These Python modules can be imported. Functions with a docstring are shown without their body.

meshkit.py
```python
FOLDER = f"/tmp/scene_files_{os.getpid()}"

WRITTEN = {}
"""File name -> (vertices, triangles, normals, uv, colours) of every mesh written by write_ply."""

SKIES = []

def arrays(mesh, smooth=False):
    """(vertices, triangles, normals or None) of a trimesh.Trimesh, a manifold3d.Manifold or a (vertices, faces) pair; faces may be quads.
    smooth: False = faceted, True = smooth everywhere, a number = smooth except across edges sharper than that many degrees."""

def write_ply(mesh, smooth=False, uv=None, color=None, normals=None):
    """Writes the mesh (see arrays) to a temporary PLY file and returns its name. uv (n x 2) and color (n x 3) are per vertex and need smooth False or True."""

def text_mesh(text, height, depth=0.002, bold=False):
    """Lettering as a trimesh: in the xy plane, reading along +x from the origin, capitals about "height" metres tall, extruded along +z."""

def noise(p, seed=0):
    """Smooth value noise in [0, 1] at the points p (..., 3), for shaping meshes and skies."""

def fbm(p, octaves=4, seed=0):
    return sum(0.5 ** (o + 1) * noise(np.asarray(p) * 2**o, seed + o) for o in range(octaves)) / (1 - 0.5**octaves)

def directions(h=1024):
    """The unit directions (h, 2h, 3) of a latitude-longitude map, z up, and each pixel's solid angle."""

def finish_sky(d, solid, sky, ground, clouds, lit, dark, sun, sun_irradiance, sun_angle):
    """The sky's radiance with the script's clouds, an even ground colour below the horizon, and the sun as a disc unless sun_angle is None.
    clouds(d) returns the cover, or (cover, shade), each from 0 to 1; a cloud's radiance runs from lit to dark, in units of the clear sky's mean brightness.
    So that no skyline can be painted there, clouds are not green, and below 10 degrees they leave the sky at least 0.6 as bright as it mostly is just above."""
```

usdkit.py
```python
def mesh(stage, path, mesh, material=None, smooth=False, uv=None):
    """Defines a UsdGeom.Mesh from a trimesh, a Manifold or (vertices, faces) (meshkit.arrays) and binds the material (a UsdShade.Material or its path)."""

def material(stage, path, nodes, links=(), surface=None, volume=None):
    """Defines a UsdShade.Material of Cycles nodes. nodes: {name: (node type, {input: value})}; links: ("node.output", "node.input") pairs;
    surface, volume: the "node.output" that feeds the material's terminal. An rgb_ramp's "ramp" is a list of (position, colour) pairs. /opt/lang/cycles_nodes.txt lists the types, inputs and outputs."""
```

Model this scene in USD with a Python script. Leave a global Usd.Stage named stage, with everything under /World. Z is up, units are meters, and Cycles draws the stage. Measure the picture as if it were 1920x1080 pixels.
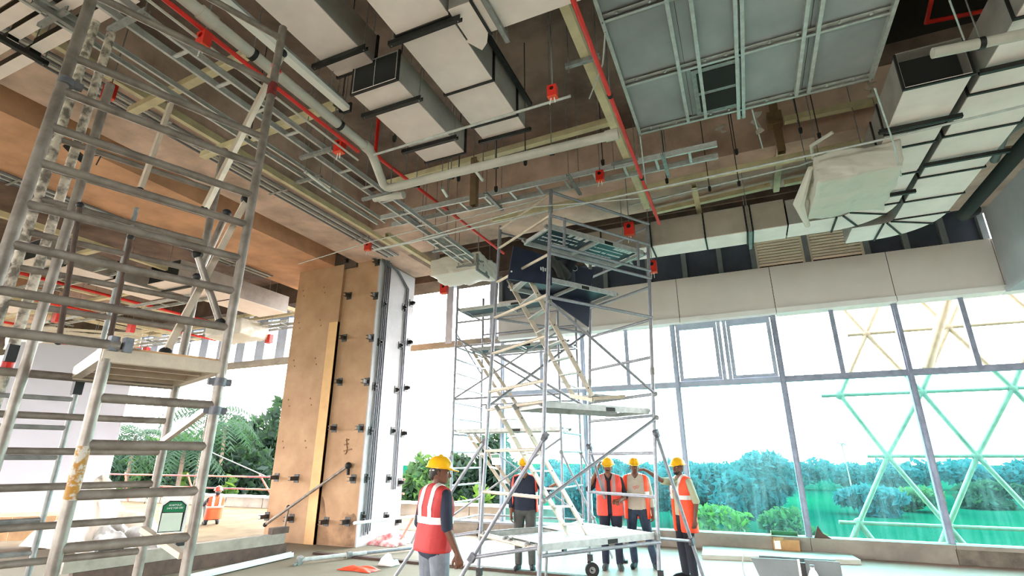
import math, random
import numpy as np, trimesh, usdkit, meshkit
from manifold3d import Manifold, CrossSection
from shapely.geometry import Polygon
from pxr import Usd, UsdGeom, UsdLux, UsdShade, Sdf, Gf, Vt

stage = Usd.Stage.CreateInMemory()
UsdGeom.SetStageUpAxis(stage, 'Z')
UsdGeom.SetStageMetersPerUnit(stage, 1.0)
world = UsdGeom.Xform.Define(stage, '/World')
UsdGeom.Scope.Define(stage, '/World/Looks')
# ---------------------------------------------------------------- camera
FPX, PITCH, YAW, EYE = 961.26, math.radians(18.48), math.radians(23.755), 1.62
cam = UsdGeom.Camera.Define(stage, '/World/camera')
cam.CreateHorizontalApertureAttr(36.0)
cam.CreateFocalLengthAttr(36.0 * FPX / 1920)
cam.AddTranslateOp().Set(Gf.Vec3d(0, 0, EYE))
cam.AddRotateZOp().Set(math.degrees(YAW))
cam.AddRotateXOp().Set(90 + math.degrees(PITCH))
cam.CreateClippingRangeAttr(Gf.Vec2f(0.05, 3000))
cam.CreateExposureAttr(2.3)
# ---------------------------------------------------------------- sky and sun
SKY = 3.8
sky = UsdLux.DomeLight.Define(stage, '/World/sky_dome')
sky.CreateIntensityAttr(1.0)
skymat = usdkit.material(stage, '/World/Looks/hazy_sky', {
    'geo': ('texture_coordinate', {}), 'sep': ('separate_xyz', {}),
    'ramp': ('rgb_ramp', {'ramp': [(0.0, (0.30, 0.34, 0.30)), (0.49, (0.30, 0.34, 0.30)), (0.505, (1.0, 0.96, 0.95)), (0.75, (0.97, 0.95, 0.97)), (1.0, (0.87, 0.92, 1.02))]}),
    'm': ('math', {'math_type': 'multiply_add', 'value2': 0.5, 'value3': 0.5}),
    'bg': ('background_shader', {'strength': SKY})},
    [('geo.generated', 'sep.vector'), ('sep.z', 'm.value1'), ('m.value', 'ramp.fac'), ('ramp.color', 'bg.color')], surface='bg.background')
UsdShade.MaterialBindingAPI.Apply(sky.GetPrim()).Bind(skymat)
SUN_AZ, SUN_EL = math.radians(-10.2), math.radians(47)   # azimuth from +y towards +x
sun = UsdLux.DistantLight.Define(stage, '/World/sun')
sun.CreateIntensityAttr(4.2)
sun.CreateAngleAttr(0.9)
sun.CreateColorAttr(Gf.Vec3f(1.0, 0.95, 0.86))
sun.AddRotateZOp().Set(-math.degrees(SUN_AZ))
sun.AddRotateXOp().Set(-(90 - math.degrees(SUN_EL)))   # light travels along local -z
# ---------------------------------------------------------------- helpers
def S(h):
    h = h.lstrip('#')
    c = [int(h[i:i + 2], 16) / 255 for i in (0, 2, 4)]
    return tuple(x / 12.92 if x <= 0.04045 else ((x + 0.055) / 1.055) ** 2.4 for x in c)
MATS = {}
def M(name, col, rough=0.6, metal=0.0, var=0.0, scale=6.0, col2=None, bump=0.0, detail=4, lo=0.35, hi=0.65, bscale=None, spec=0.5, **kw):
    """A procedural material: a colour, or a noise mix of two colours, with a bump."""
    c1 = np.array(S(col) if isinstance(col, str) else col)
    if col2 is None:
        a, b = np.clip(c1 * (1 - var), 0, 1), np.clip(c1 * (1 + var), 0, 1)
    else:
        a, b = c1, np.array(S(col2) if isinstance(col2, str) else col2)
    nodes = {'p': ('principled_bsdf', {'roughness': rough, 'metallic': metal, 'specular_ior_level': spec, 'base_color': tuple(c1), **kw}), 't': ('texture_coordinate', {})}
    links = []
    if var or col2 is not None:
        nodes['n'] = ('noise_texture', {'scale': scale, 'detail': detail, 'roughness': 0.6})
        nodes['r'] = ('rgb_ramp', {'ramp': [(lo, tuple(a)), (hi, tuple(b))]})
        links += [('t.object', 'n.vector'), ('n.fac', 'r.fac'), ('r.color', 'p.base_color')]
    if bump:
        nodes['bn'] = ('noise_texture', {'scale': bscale or scale * 5, 'detail': 5})
        nodes['b'] = ('bump', {'strength': bump, 'distance': 0.01})
        links += [('t.object', 'bn.vector'), ('bn.fac', 'b.height'), ('b.normal', 'p.normal')]
    MATS[name] = usdkit.material(stage, '/World/Looks/' + name, nodes, links, surface='p.BSDF')
    return MATS[name]
COUNT, LOC, CUSTOM = {}, {'/World': np.zeros(3)}, {}
def fresh(parent, name):
    k = parent + '/' + name
    n = COUNT.get(k, 0)
    COUNT[k] = n + 1
    return k if n == 0 else '%s_%03d' % (k, n)
def tag(prim, label=None, cat=None, group=None, kind=None):
    prim = prim.GetPrim() if hasattr(prim, 'GetPrim') else prim
    for k, v in (('label', label), ('category', cat), ('group', group), ('kind', kind)):
        if v: prim.SetCustomDataByKey(k, v)
    return prim
def thing(name, label, cat, loc=(0, 0, 0), group=None, kind=None):
    path = fresh('/World', name)
    x = UsdGeom.Xform.Define(stage, path)
    x.AddTranslateOp().Set(Gf.Vec3d(*map(float, loc)))
    LOC[path] = np.array(loc, float)
    tag(x, label, cat, group, kind)
    return path
def tm(m):
    if hasattr(m, 'to_mesh'):
        q = m.to_mesh(); return trimesh.Trimesh(q.vert_properties[:, :3], q.tri_verts, process=False)
    if isinstance(m, (list,)): return trimesh.util.concatenate([tm(a) for a in m])
    return m
def obj(name, mesh, mat, parent='/World', label=None, smooth=40, kind=None):
    """One Mesh prim, given in world coordinates, under parent (or top-level)."""
    m = tm(mesh).copy()
    if parent == '/World':
        c = (m.bounds[0] + m.bounds[1]) / 2; c[2] = m.bounds[0][2]
    else: c = LOC[parent]
    path = fresh(parent, name)
    m.vertices = m.vertices - c
    g = usdkit.mesh(stage, path, m, MATS[mat] if isinstance(mat, str) else mat, smooth=smooth)
    if parent == '/World': g.AddTranslateOp().Set(Gf.Vec3d(*map(float, c)))
    LOC[path] = c
    tag(g, label, None, None, kind)
    return path
def solo(name, mesh, mat, label, cat, group=None, kind=None, smooth=40):
    p = obj(name, mesh, mat, smooth=smooth); tag(stage.GetPrimAtPath(p), label, cat, group, kind); return p
def struct(name, mesh, mat, label=None, cat=None, smooth=40):
    p = obj(name, mesh, mat, smooth=smooth); tag(stage.GetPrimAtPath(p), label, cat, None, 'structure'); return p
V = lambda *a: np.array(a, float)
def box(x0, x1, y0, y1, z0, z1):
    m = trimesh.creation.box((abs(x1 - x0), abs(y1 - y0), abs(z1 - z0)))
    m.apply_translation(((x0 + x1) / 2, (y0 + y1) / 2, (z0 + z1) / 2)); return m
def frame(p, q, up=(0, 0, 1)):
    d = np.asarray(q, float) - np.asarray(p, float); L = np.linalg.norm(d); d = d / L
    up = np.asarray(up, float)
    if abs(d @ up) > 0.98 * np.linalg.norm(up): up = V(0, 1, 0) if abs(d[1]) < .9 else V(1, 0, 0)
    s = np.cross(d, up); s /= np.linalg.norm(s); u = np.cross(s, d)
    return d, s, u, L
def bar(p, q, w, h, up=(0, 0, 1), off=(0, 0)):
    """A rectangular bar from p to q: w sideways, h along up; off shifts its section."""
    d, s, u, L = frame(p, q, up); p = np.asarray(p, float)
    m = trimesh.creation.box((w, h, L))
    T = np.eye(4); T[:3, 0], T[:3, 1], T[:3, 2] = s, u, d
    T[:3, 3] = p + d * L / 2 + s * off[0] + u * off[1]
    if np.linalg.det(T[:3, :3]) < 0: T[:3, 0] *= -1
    m.apply_transform(T); return m
def chan(p, q, w, h, t=0.005, up=(0, 0, 1), lip=True):
    """A C channel open upwards."""
    return [bar(p, q, w, t, up, (0, -h / 2)), bar(p, q, t, h, up, (-w / 2, 0)), bar(p, q, t, h, up, (w / 2, 0))]
def hollow(p, q, w, h, t, up=(0, 0, 1)):
    return [bar(p, q, w, t, up, (0, -h / 2 + t / 2)), bar(p, q, w, t, up, (0, h / 2 - t / 2)), bar(p, q, t, h - 2 * t, up, (-w / 2 + t / 2, 0)), bar(p, q, t, h - 2 * t, up, (w / 2 - t / 2, 0))]
def pipe(pts, r, n=10, caps=True):
    """A round tube along a polyline, mitred at its bends."""
    p = np.asarray(pts, float)
    t = np.zeros_like(p); seg = np.diff(p, axis=0); seg /= np.linalg.norm(seg, axis=1)[:, None]
    t[0], t[-1] = seg[0], seg[-1]
    for i in range(1, len(p) - 1): t[i] = seg[i - 1] + seg[i]
    t /= np.linalg.norm(t, axis=1)[:, None]
    a = np.cross(t[0], (0, 0, 1) if abs(t[0][2]) < .9 else (1, 0, 0)); a /= np.linalg.norm(a)
    v = []; rr = np.broadcast_to(r, (len(p),))
    for i in range(len(p)):
        a = a - t[i] * (a @ t[i]); a /= np.linalg.norm(a); b = np.cross(t[i], a)
        k = 1.0
        if 0 < i < len(p) - 1: k = 1 / max(0.5, math.sqrt((1 + seg[i - 1] @ seg[i]) / 2))
        for j in range(n):
            g = 2 * math.pi * j / n
            v.append(p[i] + rr[i] * k ** .5 * (math.cos(g) * a + math.sin(g) * b))
    f = []
    for i in range(len(p) - 1):
        for j in range(n):
            A, B, C, D = i * n + j, i * n + (j + 1) % n, (i + 1) * n + (j + 1) % n, (i + 1) * n + j
            f += [(A, B, C), (A, C, D)]
    if caps:
        v += [p[0], p[-1]]; e = len(v) - 2; o = (len(p) - 1) * n
        for j in range(n): f += [(e, (j + 1) % n, j), (e + 1, o + j, o + (j + 1) % n)]
    return trimesh.Trimesh(np.array(v), np.array(f), process=False)
def tube(p, q, r, n=10): return pipe([p, q], r, n)
def bend(p, c, q, r, k=5):
    """Points of a rounded corner at c between p and q."""
    p, c, q = map(lambda a: np.asarray(a, float), (p, c, q))
    a = c + (p - c) / np.linalg.norm(p - c) * r; b = c + (q - c) / np.linalg.norm(q - c) * r
    return [p] + [(1 - t) ** 2 * a + 2 * t * (1 - t) * c + t * t * b for t in np.linspace(0, 1, k)] + [q]
def ball(c, r, k=1):
    m = trimesh.creation.icosphere(k, 1.0); m.vertices = m.vertices * np.asarray(r) + np.asarray(c); return m
def extr(poly, h, T=None):
    m = trimesh.creation.extrude_polygon(Polygon(poly), h, engine='earcut')
    if T is not None: m.apply_transform(T)
    return m
def basis(o, x, y, z):
    T = np.eye(4); T[:3, 0], T[:3, 1], T[:3, 2], T[:3, 3] = x, y, z, o; return T
def rotz(m, a, c=(0, 0, 0)):
    m = m.copy(); m.apply_transform(trimesh.transformations.rotation_matrix(a, (0, 0, 1), c)); return m
# a point of the photograph carried onto a real plane of the place (floor, wall or ceiling height)
_F = V(-math.sin(YAW) * math.cos(PITCH), math.cos(YAW) * math.cos(PITCH), math.sin(PITCH))
_R = V(math.cos(YAW), math.sin(YAW), 0); _U = np.cross(_R, _F)
def hit(px, py, **k):
    d = _F * FPX + _R * (px - 960) + _U * (540 - py); o = V(0, 0, EYE)
    a, v = next(iter(k.items()))
    if a == 'r': return o + d * (v / math.hypot(d[0], d[1]))
    i = 'xyz'.index(a); return o + d * ((v - o[i]) / d[i])
ORD = 'first second third fourth fifth sixth seventh eighth ninth tenth eleventh twelfth'.split()
rng = random.Random(7)
# ---------------------------------------------------------------- materials
M('concrete_soffit', '#c6aa9a', 0.85, var=.3, scale=1.3, bump=.25, bscale=14, detail=7)
M('concrete_slab', '#75635a', 0.9, var=.4, scale=1.1, bump=.25, bscale=12, detail=7)
M('concrete_dark', '#5c4d44', 0.9, var=.35, scale=1.6, bump=.2, bscale=10)
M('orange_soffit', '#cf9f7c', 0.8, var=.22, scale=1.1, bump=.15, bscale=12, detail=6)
M('pier_plaster', '#bf9c7a', 0.85, col2='#a88464', scale=1.4, bump=.2, bscale=16, detail=7)
M('pier_ochre', '#dcb27e', 0.85, var=.1, scale=2.0, bump=.15)
M('pier_white', '#b4b2b3', 0.8, var=.1, scale=1.5, bump=.12, bscale=18)
M('floor_dust', '#80735f', 0.75, spec=.12, col2='#868274', scale=.55, bump=.1, bscale=20, detail=7)
M('floor_mint', '#946f62', 0.5, spec=.15, col2='#987f70', scale=.9, bump=.05, bscale=14)
M('terrace_sand', '#5f533e', 0.95, spec=.05, var=.25, scale=1.4, bump=.4, bscale=9)
M('kerb', '#8f877c', 0.8, var=.18, scale=2.2, bump=.2)
M('rough_concrete', '#6d655a', 0.9, var=.3, scale=4, bump=.6, bscale=20)
M('fascia', '#dcd4ce', 0.6, var=.03, scale=2)
M('wall_grey', '#a9adb0', 0.7, var=.1, scale=1.2, bump=.05)
M('blue_grey', '#4a5160', 0.6, var=.15, scale=2)
M('frame_blue', '#a9b4c8', 0.5, var=.08, scale=5)
M('frame_dark', '#8d93a6', 0.55, var=.15, scale=7)
M('louver', '#f0e3cc', 0.5, var=.05, scale=3)
M('alu', '#95979e', 0.4, metal=.5, var=.12, scale=18, bump=.04, bscale=90)
M('alu_worn', '#968e85', 0.42, metal=.5, col2='#776e65', scale=9, bump=.06, bscale=60)
M('alu_cream', '#c9bba8', 0.4, metal=.35, var=.1, scale=12)
M('galv', '#8d8f8d', 0.45, metal=.4, var=.2, scale=14)
M('galv_bright', '#c0c2c0', 0.42, metal=.35, var=.12, scale=14)
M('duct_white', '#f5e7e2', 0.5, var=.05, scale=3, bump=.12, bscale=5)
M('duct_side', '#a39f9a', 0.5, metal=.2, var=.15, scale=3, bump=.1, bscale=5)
M('duct_dark', '#1b1c1c', 0.8)
M('flange', '#2b2b2b', 0.5, metal=.5, var=.2, scale=9)
M('cream_steel', '#cfc39c', 0.5, var=.12, scale=5)
M('brown_steel', '#7a6347', 0.6, var=.2, scale=6)
M('pvc', '#c2beb4', 0.4, var=.08, scale=4)
M('red_pipe', '#d8261c', 0.4, var=.1, scale=6)
M('red_box', '#cf2a1c', 0.4, var=.08, scale=9)
M('orange_red', '#e8532f', 0.5, var=.08, scale=9)
M('black', '#141414', 0.5)
M('black_rubber', '#232323', 0.8)
M('panel_grey', '#a2a5a8', 0.45, metal=.1, var=.13, scale=1.6, bump=.1, bscale=3)
M('white_matt', '#ecebe8', 0.7, var=.03, scale=3)
M('white_gloss', '#e9e9e4', 0.3)
M('wood_ply', '#c09a70', 0.7, var=.18, scale=3)
M('timber', '#a98f6f', 0.8, var=.25, scale=4, bump=.2)
M('timber_grey', '#8d867a', 0.85, var=.2, scale=4, bump=.2)
M('dark_brown', '#4d3b31', 0.8, var=.3, scale=5, bump=.2)
M('cardboard', '#b5895c', 0.85, var=.1, scale=8)
M('board_grey', '#7e8586', 0.75, var=.08, scale=4)
M('wire', '#3a3733', 0.6)
M('stain', '#8a6a4e', 0.9)
M('navy_panel', '#20283d', 0.4, var=.15, scale=5)
M('teal_panel', '#2f4a58', 0.35, var=.25, scale=2.5)
M('print_white', '#e6e9ea', 0.6)
M('sign_green', '#0e6b42', 0.5)
M('sign_body', '#c3cfc0', 0.5, var=.04, scale=20)
M('rust_paint', '#b17a1f', 0.6, var=.3, scale=20)
usdkit.material(stage, '/World/Looks/tinted_glass', {
    't': ('texture_coordinate', {}), 'mp': ('mapping', {'scale': (9.0, 9.0, 0.8)}), 'n': ('noise_texture', {'scale': 1.0, 'detail': 6, 'roughness': .7}),
    'n2': ('noise_texture', {'scale': .8, 'detail': 3}), 'mm': ('math', {'math_type': 'multiply'}),
    'r': ('rgb_ramp', {'ramp': [(0.16, (.001,) * 3), (0.45, (.016,) * 3)]}),
    'tr': ('transparent_bsdf', {'color': (0.56, 0.92, 0.92)}), 'gl': ('glossy_bsdf', {'color': (.8, .9, .9), 'roughness': 0.03}), 'fr': ('fresnel', {'IOR': 1.16}),
    'df': ('translucent_bsdf', {'color': (.55, .85, .85)}), 'm1': ('mix_closure', {}), 'm2': ('mix_closure', {})},
    [('t.object', 'mp.vector'), ('mp.vector', 'n.vector'), ('t.object', 'n2.vector'), ('n.fac', 'mm.value1'), ('n2.fac', 'mm.value2'), ('mm.value', 'r.fac'),
     ('r.color', 'm1.fac'), ('tr.BSDF', 'm1.closure1'), ('df.BSDF', 'm1.closure2'), ('fr.fac', 'm2.fac'), ('m1.closure', 'm2.closure1'), ('gl.BSDF', 'm2.closure2')], surface='m2.closure')
MATS['tinted_glass'] = UsdShade.Material.Get(stage, '/World/Looks/tinted_glass')
usdkit.material(stage, '/World/Looks/plastic_wrap', {
    'd': ('principled_bsdf', {'base_color': S('#e9e3d8'), 'roughness': .35}), 'tl': ('translucent_bsdf', {'color': S('#d8d2c6')}), 'tp': ('transparent_bsdf', {}),
    't': ('texture_coordinate', {}), 'n': ('noise_texture', {'scale': 5, 'detail': 4}), 'b': ('bump', {'strength': .5, 'distance': .04}), 'm': ('mix_closure', {'fac': .15}), 'm2': ('mix_closure', {'fac': .06})},
    [('t.object', 'n.vector'), ('n.fac', 'b.height'), ('b.normal', 'd.normal'), ('d.BSDF', 'm.closure1'), ('tl.BSDF', 'm.closure2'), ('m.closure', 'm2.closure1'), ('tp.BSDF', 'm2.closure2')], surface='m2.closure')
MATS['plastic_wrap'] = UsdShade.Material.Get(stage, '/World/Looks/plastic_wrap')
usdkit.material(stage, '/World/Looks/white_sheet', {'d': ('principled_bsdf', {'base_color': S('#e4e4e8'), 'roughness': .6}), 'tl': ('translucent_bsdf', {'color': S('#c4c4d0')}), 'm': ('mix_closure', {'fac': .2})},
    [('d.BSDF', 'm.closure1'), ('tl.BSDF', 'm.closure2')], surface='m.closure')
MATS['white_sheet'] = UsdShade.Material.Get(stage, '/World/Looks/white_sheet')
M('rail_red', '#8a2018', .5, var=.1); M('rail_orange', '#b0492c', .5, var=.1); M('void_dark', '#2a2522', .95)
M('coupler_dark', '#5d5e64', .5, metal=.4, var=.2, scale=20)
# ================================================================ THE SETTING
struct('floor', [box(-9.6, 8.5, -13, 11.35, -.25, 0), box(-12.5, -9.6, -13, 8.0, -.25, 0)], 'floor_dust', 'dusty beige and pale green concrete floor of the hall', 'floor')
struct('terrace', [box(-34, -12.5, -13, 15, -.3, -.03), box(-12.5, -9.6, 8.0, 15, -.3, -.03), box(-9.6, -5.4, 11.62, 15, -.3, -.03)], 'terrace_sand', 'sunlit sandy terrace outside the pier', 'floor')
t = 0.012
struct('floor_tile', box(-5.3, 8.0, 8.06, 11.3, 0, t), 'floor_mint', 'pale mint green screeded strip of floor along the windows', 'floor')
HX0, HX1, HY0, HY1 = 1.8, 4.45, 1.4, 7.45
struct('ceiling', [box(-34, HX0, -13, 8.9, 6.9, 7.2), box(HX1, 8.6, -13, 8.9, 6.9, 7.2), box(HX0, HX1, -13, HY0, 6.9, 7.2), box(HX0, HX1, HY1, 8.9, 6.9, 7.2), box(-34, -6.3, 8.9, 11.9, 6.9, 7.2), box(-6.3, 8.6, 11.0, 11.9, 6.9, 7.2), box(3.3, 8.6, 8.9, 11.0, 6.9, 7.2)], 'concrete_slab', 'brown concrete ceiling slab', 'ceiling')
def beam(x0, x1, y0, y1, z0, mat, label): struct('ceiling_beam', box(x0, x1, y0, y1, z0, 6.9), mat, label, 'beam')
beam(-7.85, -6.5, -13, 10.25, 6.0, 'concrete_soffit', 'wide concrete ceiling beam carrying the grey conduits, running to the pier')
beam(-10.7, -8.5, -13, 10.25, 6.0, 'orange_soffit', 'broad orange-lit concrete beam left of the dark groove above the pier')
beam(-6.5, 8.6, 7.5, 8.9, 6.0, 'concrete_soffit', 'concrete cross beam over the tall tower, parallel to the windows')
beam(-34, -17, 7.5, 8.9, 6.0, 'concrete_soffit', 'concrete cross beam far left beyond the near scaffold')
beam(-20.2, -17.6, -13, 8.75, 5.99, 'orange_soffit', 'orange-lit far ceiling beam beyond the near scaffold')
beam(-6.5, 8.6, .2, 1.3, 6.2, 'concrete_soffit', 'concrete cross beam above the white ducts near the camera')
beam(-34, 8.6, 11.05, 11.9, 6.15, 'concrete_dark', 'edge beam over the window wall')
struct('ceiling_beam', box(-8.5, -7.85, 8.78, 10.25, 5.9, 6.9), 'concrete_dark', 'dark concrete infill over the pier head', 'beam')
for n_, (x0, x1, y0, y1, zt) in (('over the right-hand ducts', (HX0, HX1, HY0, HY1, 10.2)), ('over the window wall', (-6.3, 3.3, 8.9, 11.0, 9.0))):
    struct('ceiling_void', [box(x0, x1, y0, y1, zt, zt + .1), box(x0, x1, y0 - .1, y0, 7.2, zt), box(x0, x1, y1, y1 + .1, 7.2, zt), box(x0 - .1, x0, y0, y1, 7.2, zt), box(x1, x1 + .1, y0, y1, 7.2, zt)], 'void_dark', 'dark service void in the ceiling ' + n_, 'ceiling void')
# pier
PX0, PX1, PY0, PY1 = -9.58, -7.2, 8.78, 10.25
pier = thing('concrete_pier', 'tall tan concrete pier studded with steel brackets, white on its window side', 'pier', (-8.4, 9.5, 0), kind='structure')
obj('tan_face', [box(PX0, -8.2, PY0, PY1, 0, 6.0)], 'pier_plaster', pier)
obj('tan_face', [box(-8.2, PX1 - .03, PY0 + .07, PY1, 0, 6.0)], 'pier_plaster', pier)
obj('ochre_strip', [box(-8.45, -8.2, PY0 - .012, PY0 + .1, 0, 4.6)], 'pier_ochre', pier)
top = [(-8.19 + .96 * k / 24, .5 + .14 * math.sin(k * .31 + 2.2) + .06 * math.sin(k * .9) + .3 * max(0, 1 - k / 7)) for k in range(25)]
obj('damp_stain', extr([(-8.19, .01), (-7.24, .01)] + top[::-1], .003, basis((0, PY0 + .0695, 0), (1, 0, 0), (0, 0, 1), (0, -1, 0))), M('damp', '#5d4636', .9, col2='#b8926f', scale=2.0, detail=8, lo=.36, hi=.66), pier)
obj('white_face', [box(PX1 - .03, PX1, PY0 + .07, PY1, 0, 5.98)], 'pier_white', pier)
M('bracket_steel', '#4c4b4a', .45, metal=.6, var=.2, scale=20)
def bracket(c, n, L=.16):
    """A plate on the pier with a short channel standing off it along n."""
    c = np.asarray(c, float); n = np.asarray(n, float); s = np.cross((0, 0, 1), n)
    m = [bar(c, c + n * .012, .13, .17), bar(c + n * .01 + V(0, 0, .035), c + n * L + V(0, 0, .035), .07, .012), bar(c + n * .01 - V(0, 0, .035), c + n * L - V(0, 0, .035), .07, .012), bar(c + n * .01 + s * .03, c + n * L + s * .03, .012, .07)]
    obj('bracket', m, 'bracket_steel', pier)
for px, pys in ((655, None),): pass
fr = PY0 + .07
for i, (pxa, pxb, py) in enumerate([(655, 708, 492), (655, 705, 555), (646, 697, 634), (638, 688, 716), (627, 677, 803), (None, 663, 898)]):
    for px in (pxa, pxb):
        if px: bracket(hit(px, py, y=fr), (0, -1, 0))
for px, py in ((612, 978), (652, 978), (519, 895), (556, 897), (501, 968), (547, 972)): bracket(hit(px, py, y=PY0 if px < 600 else fr), (0, -1, 0), .2)
for pxs, py in (((728, 762, 795), 492), ((719, 757, 789), 571), ((711, 750, 784), 642), ((702, 743, 778), 725), ((694, 736, 774), 808), ((687, 728, 768), 897), ((680, 723, 761), 968)):
    for px in pxs:
        p = hit(px, py + (6 if px > 740 else 0), x=PX1)
        if p[1] < PY1 - .05: bracket(p, (1, 0, 0), .07)
        else: bracket((PX1, PY1 - .1, p[2]), (1, 0, 0), .1)
M('conduit', '#6f7278', .4, metal=.5, var=.1, scale=10)
for i in range(4):     # conduits down the white face, joined to the bundle on the beam
    y = 9.02 + i * .06
    obj('conduit_pipe', pipe([(PX1 + .03, y, .2 + .05 * (i % 2)), (PX1 + .03, y, 5.9), (PX1 + .05 + .02 * i, y - .2, 6.02)], .016, 8), 'conduit', pier)
for i in range(2):
    y = 9.9 + i * .06
    obj('conduit_pipe', pipe([(PX1 + .03, y, 1.0), (PX1 + .03, y, 5.6), (PX1 + .03, y - .45, 5.92), (PX1 + .03, y - .8, 5.96)], .016, 8), 'conduit', pier)
for px, py in ((490, 508),): pass
for dx, zs in ((-9.4, (2.0, 2.9, 3.8, 4.7, 5.5)), (-8.75, (2.0, 2.9, 3.8, 4.7, 5.5))):
    for z in zs: obj('tie_hole', [tube((dx, PY0 + .002, z), (dx, PY0 - .006, z), .02, 8), tube((dx + .05, PY0 + .002, z - .14), (dx + .05, PY0 - .006, z - .14), .018, 8)], 'stain', pier)
stroke = lambda a, b, w: bar(hit(*a, y=fr - .002), hit(*b, y=fr - .002), .004, w, up=(0, 0, 1))
obj('painted_mark', [stroke((648, 826), (655, 824), .03), stroke((645, 834), (654, 832), .03), stroke((650, 822), (651, 840), .03), stroke((644, 846), (660, 842), .03), stroke((652, 838), (649, 852), .03), stroke((646, 852), (652, 846), .03)], 'stain', pier)
# kerb and window wall at y = 11.5
WY = 11.5
k = thing('window_kerb', 'low concrete kerb under the window wall', 'kerb', (0, WY, 0), kind='structure')
edges = [-7.2, -5.3, -3.25, -1.2, .8, 2.87, 4.9, 8.0]
for a, b in zip(edges[:-1], edges[1:]):
    obj('kerb_block', box(a + .004, b - .004, WY - .15, WY + .12, 0, .24), 'rough_concrete' if a > 1.9 else 'kerb', k)
    obj('sill_slab', box(a + .003, b - .003, WY - .2, WY + .14, .24, .3), 'kerb', k)
TZ = 3.13
wf = thing('window_framing', 'blue-grey steel mullions and transom of the window wall', 'window frame', (0, WY, .3), kind='structure')
for x in (-5.3, -3.25, -1.2, .8, 2.87, 4.9, 6.9):
    obj('mullion', [box(x - .05, x + .05, WY - .05, WY + .06, .3, 4.5), box(x - .025, x + .025, WY - .08, WY - .05, .3, 4.45)], 'frame_dark' if x > .5 else 'frame_blue', wf)
for a, b in zip([-5.3, -3.25, -1.2, .8, 2.87, 4.9], [-3.25, -1.2, .8, 2.87, 4.9, 6.9]):
    obj('transom', box(a + .05, b - .05, WY - .045, WY + .05, TZ - .06, TZ + .05), 'frame_dark' if a > .5 else 'frame_blue', wf)
    x = (a + b) / 2
    if a == -1.2:
        obj('mullion', [box(x - .09, x - .02, WY - .04, WY + .04, TZ + .05, 4.45), box(x + .02, x + .09, WY - .04, WY + .04, TZ + .05, 4.45)], 'frame_blue', wf)
        for u, v in ((a + .07, x - .1), (x + .1, b - .07)):
            for q_ in (u, v - .07): obj('sash_stile', box(q_, q_ + .07, WY - .05, WY + .03, TZ + .12, 4.3), 'frame_blue', wf)
            obj('sash_rail', [box(u, v, WY - .04, WY + .04, 4.3, 4.42), box(u, v, WY - .03, WY + .03, TZ + .06, TZ + .12)], 'frame_blue', wf)
    else: obj('mullion', box(x - .04, x + .04, WY - .04, WY + .04, TZ + .05, 4.5), 'frame_dark' if a > .5 else 'frame_blue', wf)
for i, (a, b) in enumerate(zip([-5.3, -3.25, -1.2, .8, 2.87, 4.9], [-3.25, -1.2, .8, 2.87, 4.9, 6.9])):
    struct('window_%d' % (i + 1), box(a + .045, b - .045, WY - .006, WY + .006, .3, TZ - .055), 'tinted_glass', 'teal tinted dirty glass pane, %s from the pier side' % ORD[i], 'window pane')
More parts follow.
